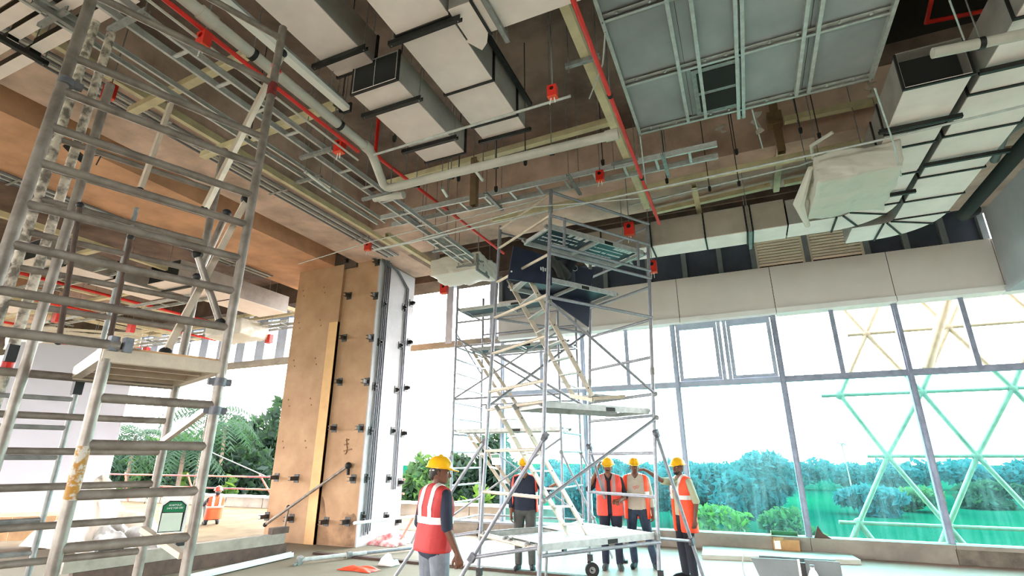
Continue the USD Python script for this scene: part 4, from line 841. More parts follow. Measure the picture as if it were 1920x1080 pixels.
def tree(label, base, top, rx, n, size, mat, seed, ry=None, low=.25, trunk=True, cat='tree', group=None):
    x, y, z = base; t = thing('leafy_tree' if cat == 'tree' else 'leafy_shrub', label, cat, base, group)
    h = top - z; g = random.Random(seed); blobs = []
    for i in range(5):
        bx, by = x + g.uniform(-.55, .55) * rx, y + g.uniform(-.5, .5) * (ry or rx)
        bz = z + h * g.uniform(low + .1, .72)
        blobs.append(leaves((bx, by, bz), (rx * g.uniform(.45, .7), (ry or rx) * .6, min(h * .28, rx * .8)), n // 6, size, seed * 11 + i))
    blobs.append(leaves((x, y, z + h * .74), (rx * .75, (ry or rx) * .7, h * .26), n // 6, size, seed * 11 + 7))
    obj('foliage', blobs, mat, t, kind='stuff', smooth=False)
    if trunk: obj('trunk', pipe([(x, y, z), (x + .05 * rx, y, z + h * .4), (x - .05 * rx, y, z + h * .72)], [.035 * h, .028 * h, .012 * h], 8), 'bark', t)
def palm(label, base, h, L, seed, n=15):
    x, y, z = base; t = thing('palm_tree', label, 'palm tree', base); g = random.Random(seed)
    lean = g.uniform(-.06, .06) * h; top = V(x + lean, y, z + h)
    obj('trunk', pipe([(x, y, z), (x + lean * .4, y, z + h * .5), top], [.03 * L + .1, .1, .08], 8), 'bark', t)
    for i in range(n):
        a = 2 * math.pi * i / n + g.uniform(-.2, .2); up = g.uniform(.1, 1.1); v, f = [], []
        K = 9; spine = [top + V(math.cos(a) * L * s * math.cos(up * .6), math.sin(a) * L * s * math.cos(up * .6), L * (math.sin(up) * s - 1.05 * s * s)) for s in np.linspace(0, 1, K + 1)]
        side = V(-math.sin(a), math.cos(a), 0)
        for k in range(1, K + 1):
            c = spine[k]; d = spine[k] - spine[k - 1]; w = L * .26 * math.sin(math.pi * min(1, .2 + .8 * k / K)) + .05
            for s_ in (-1, 1):
                for m_ in (0, .5):
                    o = c - d * m_; tip = o + side * s_ * w + d * .5 - V(0, 0, w * .45)
                    n0 = len(v); v += [o, o + d * .28, tip]; f.append((n0, n0 + 1, n0 + 2))
        obj('frond', trimesh.Trimesh(np.array(v), np.array(f), process=False), 'palm_leaf', t, smooth=False)
        if i == 0: pass
def at_ground(px, dist):
    d = _F * FPX + _R * (px - 960) + _U * (540 - 861); k = dist / math.hypot(d[0], d[1]); return V(d[0] * k, d[1] * k, GZ)
def ztop(px, py, dist):
    d = _F * FPX + _R * (px - 960) + _U * (540 - py); return EYE + d[2] / math.hypot(d[0], d[1]) * dist
sd = 0
for label, px, py, dist, wpx, n, mat in (
    ('dark tree seen through the near scaffold, second palm side', 230, 825, 44, 70, 4200, 'leaf_dark'), ('dark tree directly behind the near scaffold tag', 300, 815, 46, 80, 5200, 'leaf_dark'),
    ('broad dark tree filling the gap left of the tallest tree', 480, 775, 42, 75, 6000, 'leaf_dark'), ('dark tree just right of the near scaffold leg, behind the palm', 395, 800, 44, 70, 5200, 'leaf_dark'), ('rounded green tree behind the near scaffold right leg', 315, 800, 38, 75, 4200, 'leaf_mid'),
    ('dense dark tree between the near scaffold and the pier', 430, 785, 36, 70, 5000, 'leaf_dark'), ('tallest tree, its crown rising beside the left pier edge', 540, 722, 34, 70, 6000, 'leaf_dark'),
    ('blue-green tree low between scaffold and pier', 470, 830, 30, 60, 4200, 'leaf_dark'), ('dark low tree behind the white panel side', 150, 850, 50, 70, 3600, 'leaf_dark'),
    ('mid green tree low behind the near scaffold tag', 370, 850, 33, 60, 3600, 'leaf_dark'), ('tall thin tree behind the rear tower', 925, 800, 45, 45, 3000, 'leaf_dark'),
    ('green tree just right of the pier', 800, 848, 42, 60, 4200, 'leaf_mid'), ('dark tree behind the rear tower legs', 860, 850, 46, 60, 4200, 'leaf_dark'), ('dark tree behind the pane left of the tall tower', 980, 885, 60, 60, 3000, 'leaf_blue'),
    ('tree behind the glass beside the man in the dark shirt', 1060, 880, 62, 60, 3000, 'leaf_blue'), ('tree behind the glass above the man touching his helmet', 1160, 890, 65, 60, 3000, 'leaf_blue'), ('tree behind the glass right of the reaching man', 1330, 868, 75, 60, 3000, 'leaf_blue'),
    ('big rounded tree standing out in the field beyond the glass', 1425, 846, 66, 62, 5200, 'leaf_blue'), ('lower tree at the left foot of the big field tree', 1375, 885, 62, 45, 3000, 'leaf_blue'), ('tree left of the reaching man, far beyond the glass', 1255, 880, 70, 50, 3000, 'leaf_blue')):
    sd += 1; b = at_ground(px, dist); tree(label, b, ztop(px, py, dist), wpx / 1013 * dist, n, .0085 * dist, mat, sd)
for label, px, py, dist, wpx, n, mat in (
    ('bright yellow-green shrub left of the tall tower legs', 905, 905, 24, 34, 2600, 'leaf_bright'), ('bright green shrub between the rear tower legs', 870, 930, 22, 30, 2200, 'leaf_bright'), ('pale green shrub by the pier right edge', 800, 885, 26, 30, 2000, 'leaf_mid'),
    ('bright shrub near the terrace rail, left of the pier', 440, 890, 27, 22, 1200, 'leaf_bright'), ('bright shrub seen through the near scaffold', 350, 890, 29, 22, 1200, 'leaf_bright'),
    ('dark shrub in the field behind the leaning lattice', 1610, 912, 95, 45, 1800, 'leaf_blue'), ('small shrub in the field by the second lattice node', 1700, 915, 105, 35, 1500, 'leaf_mid'), ('wide pale bush below the big field tree', 1330, 945, 46, 70, 2600, 'leaf_bright'), ('pale bush beyond the glass, right of the big field tree', 1450, 950, 48, 50, 2200, 'leaf_mid'), ('dark bush in the field at the far right', 1830, 905, 120, 40, 1500, 'leaf_dark')):
    sd += 1; b = at_ground(px, dist); tree(label, b, ztop(px, py, dist), wpx / 1013 * dist, n, .0075 * dist, mat, sd, low=.0, trunk=False, cat='shrub')
tl_ = []
for i in range(26):
    px = 930 + i * 42; dist = 175 + 12 * math.sin(i * 1.7); b = at_ground(px, dist); tp = ztop(px, 866 - 2 * (i % 3), dist); g = random.Random(i)
    for j in range(4): tl_.append(leaves((b[0] + g.uniform(-4, 4), b[1], GZ + (tp - GZ) * g.uniform(.35, .75)), (4.2, 4, (tp - GZ) * .33), 160, .8, i * 7 + j))
solo('treeline', tl_, 'leaf_blue', 'dark treeline along the far edge of the field beyond the glass', 'trees', kind='stuff', smooth=False)
tl_ = []
for i in range(9):
    px = 80 + i * 62; b = at_ground(px, 70); tp = ztop(px, 845, 70); g = random.Random(i + 50)
    for j in range(4): tl_.append(leaves((b[0] + g.uniform(-3, 3), b[1], GZ + (tp - GZ) * g.uniform(.3, .75)), (4.5, 4, (tp - GZ) * .4), 260, .6, i * 5 + j))
solo('treeline', tl_, 'leaf_dark', 'dark distant trees beyond the terrace, left of the pier', 'trees', kind='stuff', smooth=False)
for i, (px, py, dist, L) in enumerate(((190, 812, 34, 2.6), (248, 815, 36, 2.6), (372, 778, 30, 2.9), (425, 800, 33, 2.4), (345, 840, 28, 2.2), (1587, 832, 120, 2.0))):
    b = at_ground(px, dist); palm(['coconut palm seen through the near scaffold, left one of two', 'coconut palm seen through the near scaffold, right one of two', 'tall palm beside the near scaffold right leg', 'palm between the near scaffold leg and the pier', 'low palm behind the near scaffold rungs', 'lone palm head high over the field through the glass'][i], b, ztop(px, py, dist) - GZ, L, 40 + i)
# lattice of tubes in front of the windows, outdoors
la = thing('facade_lattice', 'white and bamboo-toned diagrid lattice outside the right-hand windows', 'lattice', (3.5, 13, -.5))
M('lattice', '#968a70', .55, var=.12, scale=7)
rows = ((.42, 1.83), (1.68, 2.55), (2.92, 1.94), (4.2, 2.65), (5.5, 1.95)); sp = 1.43; nodes = []
for r_, (z, x0) in enumerate(rows):
    nodes.append([V(x0 + k * sp, 13.0, z) for k in range(5)])
for r_, row in enumerate(nodes):
    for a, b in zip(row[:-1], row[1:]): obj('tube', tube(a, b, .036, 10), 'lattice', la)
    for p in row: obj('node', ball(p, (.1, .05, .1), 1), 'lattice', la)
    obj('tube', tube(row[0] - V(.35, 0, 0), row[0], .036, 10), 'lattice', la)
    if r_:
        for p in row:
            for q in nodes[r_ - 1]:
                if abs(p[0] - q[0]) < 1.0: obj('tube', tube(q, p, .044, 10), 'lattice', la)
for p in nodes[0]: obj('tube', [tube(p, p + V(.55, 0, -1.0), .055, 10), tube(p, p + V(-.55, 0, -1.0), .055, 10)], 'lattice', la)
obj('post', tube(hit(1738, 692, y=12.6), hit(1776, 560, y=12.6), .09, 14), 'lattice', la)
for zz in (0,): obj('bracket', [box(1.2, 8, 12.95, 13.05, -.62, -.52)], 'lattice', la)
# terrace edge: kerb, red rails
ry_ = 14.4
rl_ = thing('terrace_rail', 'red and white painted guard rail along the terrace edge', 'railing', (-18, ry_, 0))
for z, i in ((1.02, 0), (.6, 1)):
    for k in range(10):
        obj('rail_bar', tube((-33 + k * 2.3, ry_, z), (-33 + k * 2.3 + 2.28, ry_, z), .03, 8), 'rail_red' if (k + i) % 2 else 'rail_orange', rl_)
for k in range(6): obj('post', tube((-32 + k * 4.2, ry_ + .06, -.03), (-32 + k * 3.9, ry_ + .06, 1.1), .03, 8), 'rail_orange', rl_)
kb = thing('terrace_kerb', 'low pale kerb wall along the terrace edge', 'kerb', (-18, 14.75, 0), kind='structure')
for k in range(10): obj('kerb_block', box(-33 + k * 2.8, -33 + k * 2.8 + 2.77, 14.6, 14.9, -.03, .3), 'kerb', kb); obj('coping', box(-33 + k * 2.8, -33 + k * 2.8 + 2.78, 14.55, 14.95, .3, .36), 'white_matt', kb)
# white panel wall at far left on a plywood base
a, b = hit(-60, 962, z=0), hit(190, 955, z=0); a, b = a * .62, b * .62; a[2] = b[2] = 0
d_ = (b - a) / np.linalg.norm(b - a); hgt = 3.55
wp = thing('site_hoarding', 'white board hoarding with a plywood base at far left', 'hoarding', (a + b) / 2)
obj('white_sheet', bar(a + V(0, 0, .55 + hgt / 2), b + V(0, 0, .55 + hgt / 2), .02, hgt - .1), 'white_sheet', wp)
for k in range(3):
    p, q = a + (b - a) * k / 3, a + (b - a) * (k + 1) / 3
    obj('ply_base', bar(p + d_ * .01 + V(0, 0, .3), q - d_ * .01 + V(0, 0, .3), .04, .44), 'wood_ply', wp)
for k in range(4): obj('top_rail', bar(a + V(0, 0, .58 + hgt + k * .09), b + V(0, 0, .58 + hgt + k * .09), .05, .05), 'louver', wp)
# ================================================================ THINGS ON THE FLOOR
a, b = hit(215, 1074, z=.12), hit(528, 1028, z=.12)
d_ = (b - a) / np.linalg.norm(b - a); s_ = V(-d_[1], d_[0], 0)
for i, (o, z0, h, k0, k1, mt, lb) in enumerate(((-.0, 0, .2, -.2, 1.02, 'dark_brown', 'dark lower beam of the stack left of the pier'), (.0, .2, .17, -.25, 1.0, 'timber_grey', 'grey upper beam of the stack left of the pier'), (.3, .0, .3, .25, .86, 'timber', 'brown plank standing on edge behind the grey beam stack'))):
    p, q = a + (b - a) * k0 + s_ * o, a + (b - a) * k1 + s_ * o
    solo('formwork_beam', bar(V(p[0], p[1], z0 + h / 2 + .001), V(q[0], q[1], z0 + h / 2 + .001), .14, h - .004), mt, lb, 'beam')
for k, h, w_, mt, lb in ((.96, .1, .32, 'dark_brown', 'small dark block on the grey beam by the pier foot'), (-.05, .15, .3, 'black', 'black block on the left end of the grey beam'), (.33, .14, .26, 'black', 'dark block on the grey beam beside the near scaffold leg')):
    p = a + (b - a) * k; solo('timber_block', bar(V(p[0], p[1], .371 + h / 2) - d_ * w_ / 2, V(p[0], p[1], .371 + h / 2) + d_ * w_ / 2, .13, h), mt, lb, 'block')
a, b = hit(330, 1092, z=.03), hit(545, 1042, z=.03)
fl_ = thing('aluminium_profile', 'silver aluminium profile lying in front of the beam stack', 'profile', (a + b) / 2)
obj('profile', [bar(a + V(0, 0, .0), b + V(0, 0, .0), .14, .02), bar(a + V(0, 0, .03), b + V(0, 0, .03), .02, .07), bar(a + V(.0, -.06, .02), b + V(.0, -.06, .02), .012, .05), bar(a + V(.0, .06, .02), b + V(.0, .06, .02), .012, .05)], 'galv_bright', fl_)
a, b = hit(562, 1050, z=.07), hit(775, 1027, z=.05)
pr_ = thing('steel_prop', 'silver telescopic prop lying on the floor before the pier', 'prop', (a + b) / 2)
m_ = a + (b - a) * .55
obj('outer_tube', tube(a, m_, .035, 12), 'galv_bright', pr_); obj('inner_tube', tube(m_, b, .028, 12), 'alu', pr_); obj('collar', tube(a + (b - a) * .38, a + (b - a) * .42, .05, 12), 'galv', pr_)
obj('end_clamp', [bar(a - V(.02, 0, .06), a + V(.02, 0, .05), .1, .08), tube(a - V(0, 0, .02), a + V(.0, -.12, -.06), .02, 8)], 'galv', pr_)
a, b = hit(664, 981, z=.62), hit(776, 968, z=.58)
ba = thing('barrier_tube', 'white tube resting on a leaning pink post beside the pier', 'barrier', (a[0], a[1], 0))
obj('tube', tube(a, b, .026, 10), 'white_gloss', ba); obj('post', tube(b, hit(748, 1018, z=.01), .022, 10), M('pink_paint', '#d79b8a', .6), ba)
a, b = hit(497, 984, y=8.5), hit(653, 873, y=8.78)
hr = thing('raker_tube', 'tan raking tube clamped across the tan face of the pier', 'tube', (a[0], a[1], 0))
obj('tube', tube(a, b, .03, 12), 'alu_worn', hr); c = hit(541, 951, y=8.6); obj('upright', tube(c, V(c[0] - .03, c[1] - .04, 0), .024, 10), 'alu_worn', hr); obj('clamp', ball(b, .07, 1), 'flange', hr); obj('clamp_tail', bar(b, b + V(.02, 0, -.18), .03, .06), 'flange', hr); obj('clamp', ball(a, .045, 1), 'flange', hr); obj('clamp', ball(c, .045, 1), 'flange', hr)
a, b = hit(375, 840, y=9.0), hit(505, 893, y=8.7)
solo('stay_rope', tube(hit(360, 832, y=9.4), hit(500, 894, y=8.72), .012, 6), 'alu', 'pale stay rope running from the left pier bracket towards the scaffold', 'rope')
def cloth(label, c, rx, ry, h, mat, seed, name='rag'):
    g = np.random.default_rng(seed); n = 18; v, f = [], []
    for i in range(n + 1):
        for j in range(n + 1):
            u, w = i / n * 2 - 1, j / n * 2 - 1; r = max(abs(u), abs(w)); q = meshkit.fbm(V(u * 2 + seed, w * 2, seed), 3, seed)
            v.append((c[0] + u * rx * (.8 + .4 * q), c[1] + w * ry * (.8 + .4 * q), .006 + max(0, (1 - r * r)) * h * (.3 + 1.4 * q)))
    for i in range(n):
        for j in range(n): k = i * (n + 1) + j; f += [(k, k + n + 1, k + n + 2), (k, k + n + 2, k + 1)]
    b0 = len(v); vv = np.array(v); lowr = vv.copy(); lowr[:, 2] = .002; f2 = [(x[2] + b0, x[1] + b0, x[0] + b0) for x in f]
    return solo(name, trimesh.Trimesh(np.vstack([vv, lowr]), np.array(f + f2), process=False), mat, label, 'cloth', smooth=70)
cloth('crumpled pink and white rag by the pier foot', hit(730, 1020, z=0), .35, .3, .16, M('pink_rag', '#c9565c', .8, col2='#e8d9d2', scale=6), 4)
cloth('flattened orange-red vest lying on the floor before the pier', hit(672, 1069, z=0), .3, .12, .05, 'orange_red', 6)
cloth('small crumpled white paper on the floor near the batten', hit(728, 1060, z=0), .14, .1, .14, 'white_matt', 9)
cloth('white plastic sheet heaped on the terrace behind the near scaffold', hit(185, 955, z=0) * V(.6, .6, 1), 1.0, .7, 1.0, 'plastic_wrap', 12, 'plastic_sheet')
cloth('silver sheet crumpled on the terrace, right of the white heap', hit(230, 962, z=0) * V(.6, .6, 1), .8, .4, .5, 'galv_bright', 15, 'plastic_sheet')
c = hit(138, 1000, z=0); pn = thing('mortar_pan', 'round steel mortar pan on the floor behind the near scaffold leg', 'pan', c)
prof = [(0, .02), (.16, .02), (.25, .12), (.27, .12), (.17, 0), (0, 0)]; obj('bowl', (lambda m: (m.apply_translation(c), m)[1])(trimesh.creation.revolve(np.array(prof), sections=24)), 'galv', pn); obj('handle', tube(c + V(0, .1, .1), c + V(-.12, .45, .7), .018, 8), 'alu', pn)
c = hit(238, 996, z=0); solo('floor_block', box(c[0] - .25, c[0] + .25, c[1] - .15, c[1] + .15, 0, .13), 'kerb', 'pale block on the terrace seen between the near scaffold rungs', 'block')
# cardboard box on the pale slab
p = hit(1476, 1033, z=.08); cb = thing('cardboard_box', 'open brown cardboard box with torn flaps on the pale slab', 'box', (p[0], p[1], .08))
bx = lambda m: obj
L_, W_, H_ = .44, .30, .29; x0, y0 = p[0] - L_ / 2, p[1]
obj('side', box(x0, x0 + L_, y0, y0 + .006, .082, .082 + H_ * .62), 'cardboard', cb); obj('side', box(x0, x0 + L_, y0 + W_, y0 + W_ + .006, .082, .08 + H_), 'cardboard', cb)
obj('side', extr([(y0, .082), (y0 + W_, .082), (y0 + W_, .082 + H_), (y0, .082 + H_ * .95)], .006, basis((x0, 0, 0), (0, 1, 0), (0, 0, 1), (1, 0, 0))), 'cardboard', cb)
obj('side', extr([(y0, .082), (y0 + W_, .082), (y0 + W_, .082 + H_), (y0, .082 + H_ * .5)], .006, basis((x0 + L_ - .006, 0, 0), (0, 1, 0), (0, 0, 1), (1, 0, 0))), 'cardboard', cb)
obj('base', box(x0, x0 + L_, y0, y0 + W_, .08, .086), 'cardboard', cb)
obj('flap', [panelq([V(x0 + .02, y0, .29), V(x0 + .2, y0, .29), V(x0 + .18, y0 - .05, .25), V(x0 + .04, y0 - .06, .24)], .005, (0, -.3, .9))], 'cardboard', cb)
obj('label', box(x0 + .03, x0 + .13, y0 - .002, y0, .1, .24), 'white_matt', cb)
# grey boards at the lower right
p, q, r = hit(1415, 1072, z=.18), hit(1500, 1076, z=.18), hit(1580, 1078, z=.18)
gb = thing('board_crate', 'open crate of two grey cement boards at the lower right', 'crate', (p[0] + .7, p[1], 0))
g0, g1, g2 = hit(1408, 1046, y=p[1]), hit(1499, 1050, y=p[1]), hit(1575, 1054, y=p[1])
obj('board', panelq([V(g0[0] + .12, p[1], 0), V(g1[0], p[1], 0), V(g1[0], p[1], g1[2]), V(g0[0], p[1], g0[2])], .03, (0, 1, 0)), 'board_grey', gb)
obj('board', panelq([V(g1[0] + .06, p[1], 0), V(g2[0], p[1], 0), V(g2[0], p[1], g2[2]), V(g1[0] + .06, p[1], g1[2] + .01)], .03, (0, 1, 0)), 'board_grey', gb)
obj('strap', box(g1[0], g1[0] + .06, p[1] - .01, p[1] + .04, 0, g1[2] - .03), 'black', gb); obj('edge_strip', box(g1[0] - .03, g1[0], p[1] - .012, p[1], 0, g1[2] + .01), 'white_gloss', gb)
obj('back_board', box(g0[0] + .1, g2[0], p[1] + .5, p[1] + .53, 0, g1[2] - .05), 'board_grey', gb)
c = hit(1524, 1078, z=.2); wh = thing('white_bottle', 'white plastic bottle standing before the right grey board', 'bottle', (c[0], p[1] - .14, 0))
obj('body', (lambda m: (m.apply_translation((c[0], p[1] - .14, 0)), m)[1])(trimesh.creation.revolve(np.array([(0, 0), (.06, 0), (.065, .02), (.065, .2), (.04, .26), (.025, .28), (.025, .31), (0, .31)]), sections=20)), 'white_gloss', wh)
obj('cap', tube((c[0], p[1] - .14, .31), (c[0], p[1] - .14, .335), .028, 14), 'board_grey', wh)
c = hit(1395, 1066, z=.2); wl_ = thing('wire_loop', 'thin grey wire loop standing beside the left grey board', 'wire', (g0[0] - .05, p[1], 0))
obj('wire', pipe([(g0[0] - .02 - .1 * math.sin(t_), p[1], .02 + .2 * (1 - math.cos(t_))) for t_ in np.linspace(0, 2.6, 14)], .008, 6), 'galv_bright', wl_)
c = hit(1536, 1003, z=.3); sc = thing('dark_offcut', 'small dark triangular offcut on the sill beside the mullion', 'offcut', c)
obj('offcut', extr([(-.12, 0), (.14, 0), (.02, .08), (-.04, .2)], .06, basis((c[0], WY - .12, .302), (1, 0, 0), (0, 0, 1), (0, -1, 0))), 'dark_brown', sc)
# ================================================================ PEOPLE
M('skin_dark', '#643f2e', .5, var=.06, scale=30); M('skin_brown', '#7d5039', .5, var=.06, scale=30)
M('hair_black', '#17130f', .6); M('eye_white', '#d8d2c8', .3); M('lip', '#6a3b34', .5)
M('vest_red', '#ab2b2a', .7, var=.08, scale=12); M('vest_coral', '#e8503f', .7, var=.08, scale=12); M('vest_orange', '#f2512a', .65, var=.06, scale=12)
M('reflective', '#d9d6d2', .35, metal=.15); M('reflective_dim', '#b08a86', .5)
M('navy_cloth', '#1c2233', .85, var=.2, scale=8); M('charcoal_cloth', '#4a4a48', .85, var=.15, scale=8); M('denim', '#2c3a4c', .85, var=.25, scale=9); M('denim_grey', '#6b7078', .85, var=.25, scale=7)
M('black_cloth', '#191c26', .85, var=.2, scale=8); M('tee_beige', '#b9b2a2', .85, var=.06, scale=8); M('tee_green', '#a7ab8e', .85, var=.06, scale=8)
M('shoe_dark', '#1d1d20', .7, spec=.2); M('shoe_grey', '#4a4947', .8, spec=.2); M('helmet_yellow', '#eeb31c', .28); M('helmet_red', '#d8483a', .3); M('helmet_white', '#e8e6e0', .3); M('strap_grey', '#b9b9b4', .6)
SPH = Manifold.sphere(1.0, 16)
def sp(c, r): return SPH.scale((r, r, r) if np.isscalar(r) else tuple(r)).translate(tuple(map(float, c)))
def hull(*cr): return Manifold.batch_hull([sp(c, r) for c, r in cr])
def chain(*cr): return Manifold.batch_boolean([hull(a, b) for a, b in zip(cr[:-1], cr[1:])], __import__('manifold3d').OpType.Add)
def union(ms): return Manifold.batch_boolean(list(ms), __import__('manifold3d').OpType.Add)
def soft(m, edge=.014, it=8):
    m = m.refine_to_length(edge); t = tm(m); t.merge_vertices(); trimesh.smoothing.filter_taubin(t, .5, .53, iterations=it); return t
def hand(w, d, n, side, curl=.5):
    """A hand from wrist w along d with palm normal n; four unequal curled fingers and a thumb."""
    d = d / np.linalg.norm(d); n = n - d * (n @ d); n /= np.linalg.norm(n); l = np.cross(n, d) * side
    ps = [hull((w, .024), (w + d * .075 + l * .028, .014), (w + d * .08 - l * .028, .013), (w + d * .03 + l * .026, .016))]
    for i, (o, L) in enumerate(((.029, .066), (.010, .074), (-.010, .068), (-.028, .054))):
        b = w + d * .078 + l * o; m_ = b + (d * math.cos(curl * .6) + n * math.sin(curl * .6)) * L * .5; e = m_ + (d * math.cos(curl * 1.7) + n * math.sin(curl * 1.7)) * L * .5
        ps.append(chain((b - d * .012, .0105), (b, .0105), (m_, .0095), (e, .008)))
    t0 = w + d * .02 + l * .026; t1 = t0 + d * .03 + l * .028 + n * .01; t2 = t1 + d * .03 + l * .004 + n * .012
    ps.append(chain((t0, .014), (t1, .012), (t2, .009)))
    return union(ps)
def person(label, loc, heading, arms, H=1.60, skin='skin_dark', shirt=('navy_cloth', 'short'), trousers='denim', vest=None, helmet='helmet_yellow', head=(0, 0), legs=None, shoe='shoe_dark', moustache=False, beard=False, hem=.80, torso_tilt=0., group=None):
    k = H / 1.66; t = thing('person', label, 'person', loc, group)
    P = lambda *a: V(*a)
    lg = legs or {s: (P(s * .09, 0, .88), P(s * .105, .02, .47), P(s * .11, -.01, .085), P(s * .13, .17, .03)) for s in (1, -1)}
    hipz = (lg[1][0][2] + lg[-1][0][2]) / 2; hy = (lg[1][0][1] + lg[-1][0][1]) / 2
    dz = hipz - .88; tilt = lambda p: P(p[0], hy + p[1] + (p[2] - .88) * math.sin(torso_tilt) - 0, .88 + dz + (p[2] - .88) * math.cos(torso_tilt)) if torso_tilt or dz or hy else P(*p)
    C = lambda x, y, z: tilt(P(x, y, z))
    tor = lambda e: union([hull((C(-.08, -.01, .9), .10 + e), (C(.08, -.01, .9), .10 + e), (C(-.085, 0, 1.05), .09 + e), (C(.085, 0, 1.05), .09 + e)),
                           hull((C(-.085, 0, 1.05), .09 + e), (C(.085, 0, 1.05), .09 + e), (C(-.105, .0, 1.25), .098 + e), (C(.105, .0, 1.25), .098 + e)),
                           hull((C(-.105, 0, 1.25), .098 + e), (C(.105, 0, 1.25), .098 + e), (C(-.15, -.015, 1.355), .055 + e), (C(.15, -.015, 1.355), .055 + e), (C(0, -.01, 1.40), .06 + e * .6))])
    sh = {s: C(s * .178, -.015, 1.35) for s in (1, -1)}
    arm = {s: (sh[s], P(*arms[s][0]), P(*arms[s][1])) for s in (1, -1)}
    hp = C(0, .03, 1.545); cy, sy = math.cos(head[0]), math.sin(head[0]); cp, spn = math.cos(head[1]), math.sin(head[1])
    def Hd(x, y, z):
        y, z = y * cp - z * spn, y * spn + z * cp
        return hp + P(x * cy - y * sy, x * sy + y * cy, z)
    hd = union([hull((Hd(0, -.012, .045), (.074, .085, .08)), (Hd(0, .03, .0), (.064, .06, .07)), (Hd(0, .05, -.055), (.045, .035, .035)), (Hd(0, -.02, -.01), (.066, .07, .07))),
                hull((Hd(0, .082, .02), .009), (Hd(0, .105, -.012), .013), (Hd(0, .085, -.018), .016)), hull((Hd(-.02, .078, -.045), .009), (Hd(.02, .078, -.045), .009)), hull((Hd(-.04, .07, .034), .012), (Hd(.04, .07, .034), .012)),
                hull((Hd(.072, -.01, .015), (.009, .018, .026)), (Hd(.07, -.005, -.01), (.008, .012, .015))), hull((Hd(-.072, -.01, .015), (.009, .018, .026)), (Hd(-.07, -.005, -.01), (.008, .012, .015)))])
    parts = [tor(0), chain((C(0, -.012, 1.36), .062), (C(0, .005, 1.44), .052), (Hd(0, -.015, -.03), .052)), hd]
    for s in (1, -1):
        a, e, w = arm[s]; h_, kn, an, to = lg[s]
        parts += [chain((a, .05), (a * .5 + e * .5, .043), (e, .036)), chain((e, .036), (e * .65 + w * .35, .036), (w, .025)), chain((h_, .088), (h_ * .4 + kn * .6, .07), (kn, .054)), chain((kn, .054), (kn * .65 + an * .35, .052), (an, .036)), hull((an - P(0, .03, .04), .035), (an, .036), (to, .028)),
                  hand(w, P(*arms[s][2]), P(*arms[s][3]), s, arms[s][4] if len(arms[s]) > 4 else .5)]
    def put(name, m, mat, par=t, edge=.016, it=6, label=None):
        q = soft(m, edge, it) if edge else tm(m)
        q = q.copy(); q.vertices = q.vertices * k
        q = rotz(q, heading); q.apply_translation(loc); return obj(name, q, mat, par, label=label, smooth=70)
    body = put('body', union(parts), skin, edge=.013, it=5)
    put('eye', union([sp(Hd(s * .03, .076, .018), (.013, .009, .007)) for s in (1, -1)]), 'eye_white', body, None); put('pupil', union([sp(Hd(s * .03, .084, .018), .0055) for s in (1, -1)]), 'hair_black', body, None)
    put('eyebrow', union([hull((Hd(s * .016, .083, .038), .005), (Hd(s * .045, .073, .04), .004)) for s in (1, -1)]), 'hair_black', body, None); put('mouth', hull((Hd(-.02, .085, -.045), .006), (Hd(.02, .085, -.045), .006)), 'lip', body, None)
    if moustache: put('moustache', hull((Hd(-.024, .086, -.032), .006), (Hd(0, .093, -.03), .008), (Hd(.024, .086, -.032), .006)), 'hair_black', body, None)
    if beard: put('beard', union([hull((Hd(0, .055, -.06), (.046, .036, .034)), (Hd(0, .03, -.045), (.058, .05, .03)))]), 'hair_black', body, None)
    put('hair', hull((Hd(0, -.02, .03), (.078, .085, .072)), (Hd(0, -.05, -.02), (.06, .055, .05))) - sp(Hd(0, .12, -.01), (.2, .1, .12)), 'hair_black', body, None)
    slv = {'short': .95, 'long': 2.0, 'rolled': 1.55}[shirt[1]]; sm = [tor(.012)]
    for s in (1, -1):
        a, e, w = arm[s]
        if slv <= 1: q = a + (e - a) * slv; sm.append(chain((a, .064), (q, .054)))
        else: q = e + (w - e) * (slv - 1); sm.append(chain((a, .064), (e, .05), (q, .042)))
    neck = hull((C(0, .03, 1.43), .05), (C(0, .09, 1.43), .05), (C(0, .06, 1.5), .07))
    put('shirt', union(sm) - neck, shirt[0])
    put('collar', union([hull((C(s * .012, .085, 1.36), .012), (C(s * .062, .02, 1.425), .016)) for s in (1, -1)] + [hull((C(.062, .02, 1.425), .016), (C(0, -.055, 1.435), .016)), hull((C(-.062, .02, 1.425), .016), (C(0, -.055, 1.435), .016))]), shirt[0], edge=None)
    tr = [hull((C(-.08, -.012, .93), .106), (C(.08, -.012, .93), .106), (lg[1][0], .10), (lg[-1][0], .10))]
    for s in (1, -1):
        h_, kn, an, to = lg[s]; tr.append(chain((h_, .102), (h_ * .4 + kn * .6, .083), (kn, .069))); tr.append(chain((kn, .069), (an + P(0, 0, .02), .057)))
    put('trousers', union(tr), trousers)
    for s in (1, -1):
        h_, kn, an, to = lg[s]; put('shoe', union([hull((P(an[0], an[1] - .045, .035 + an[2] - .085), .04), (P(an[0], an[1] - .0, an[2] - .02), .045), (P(to[0], to[1] - .05, to[2] + .015), .046), (P(to[0], to[1], to[2] + .005), .034))]) ^ Manifold.cube((2, 2, 1)).translate((-1, -1, lg[s][2][2] - .085)), shoe, edge=None)
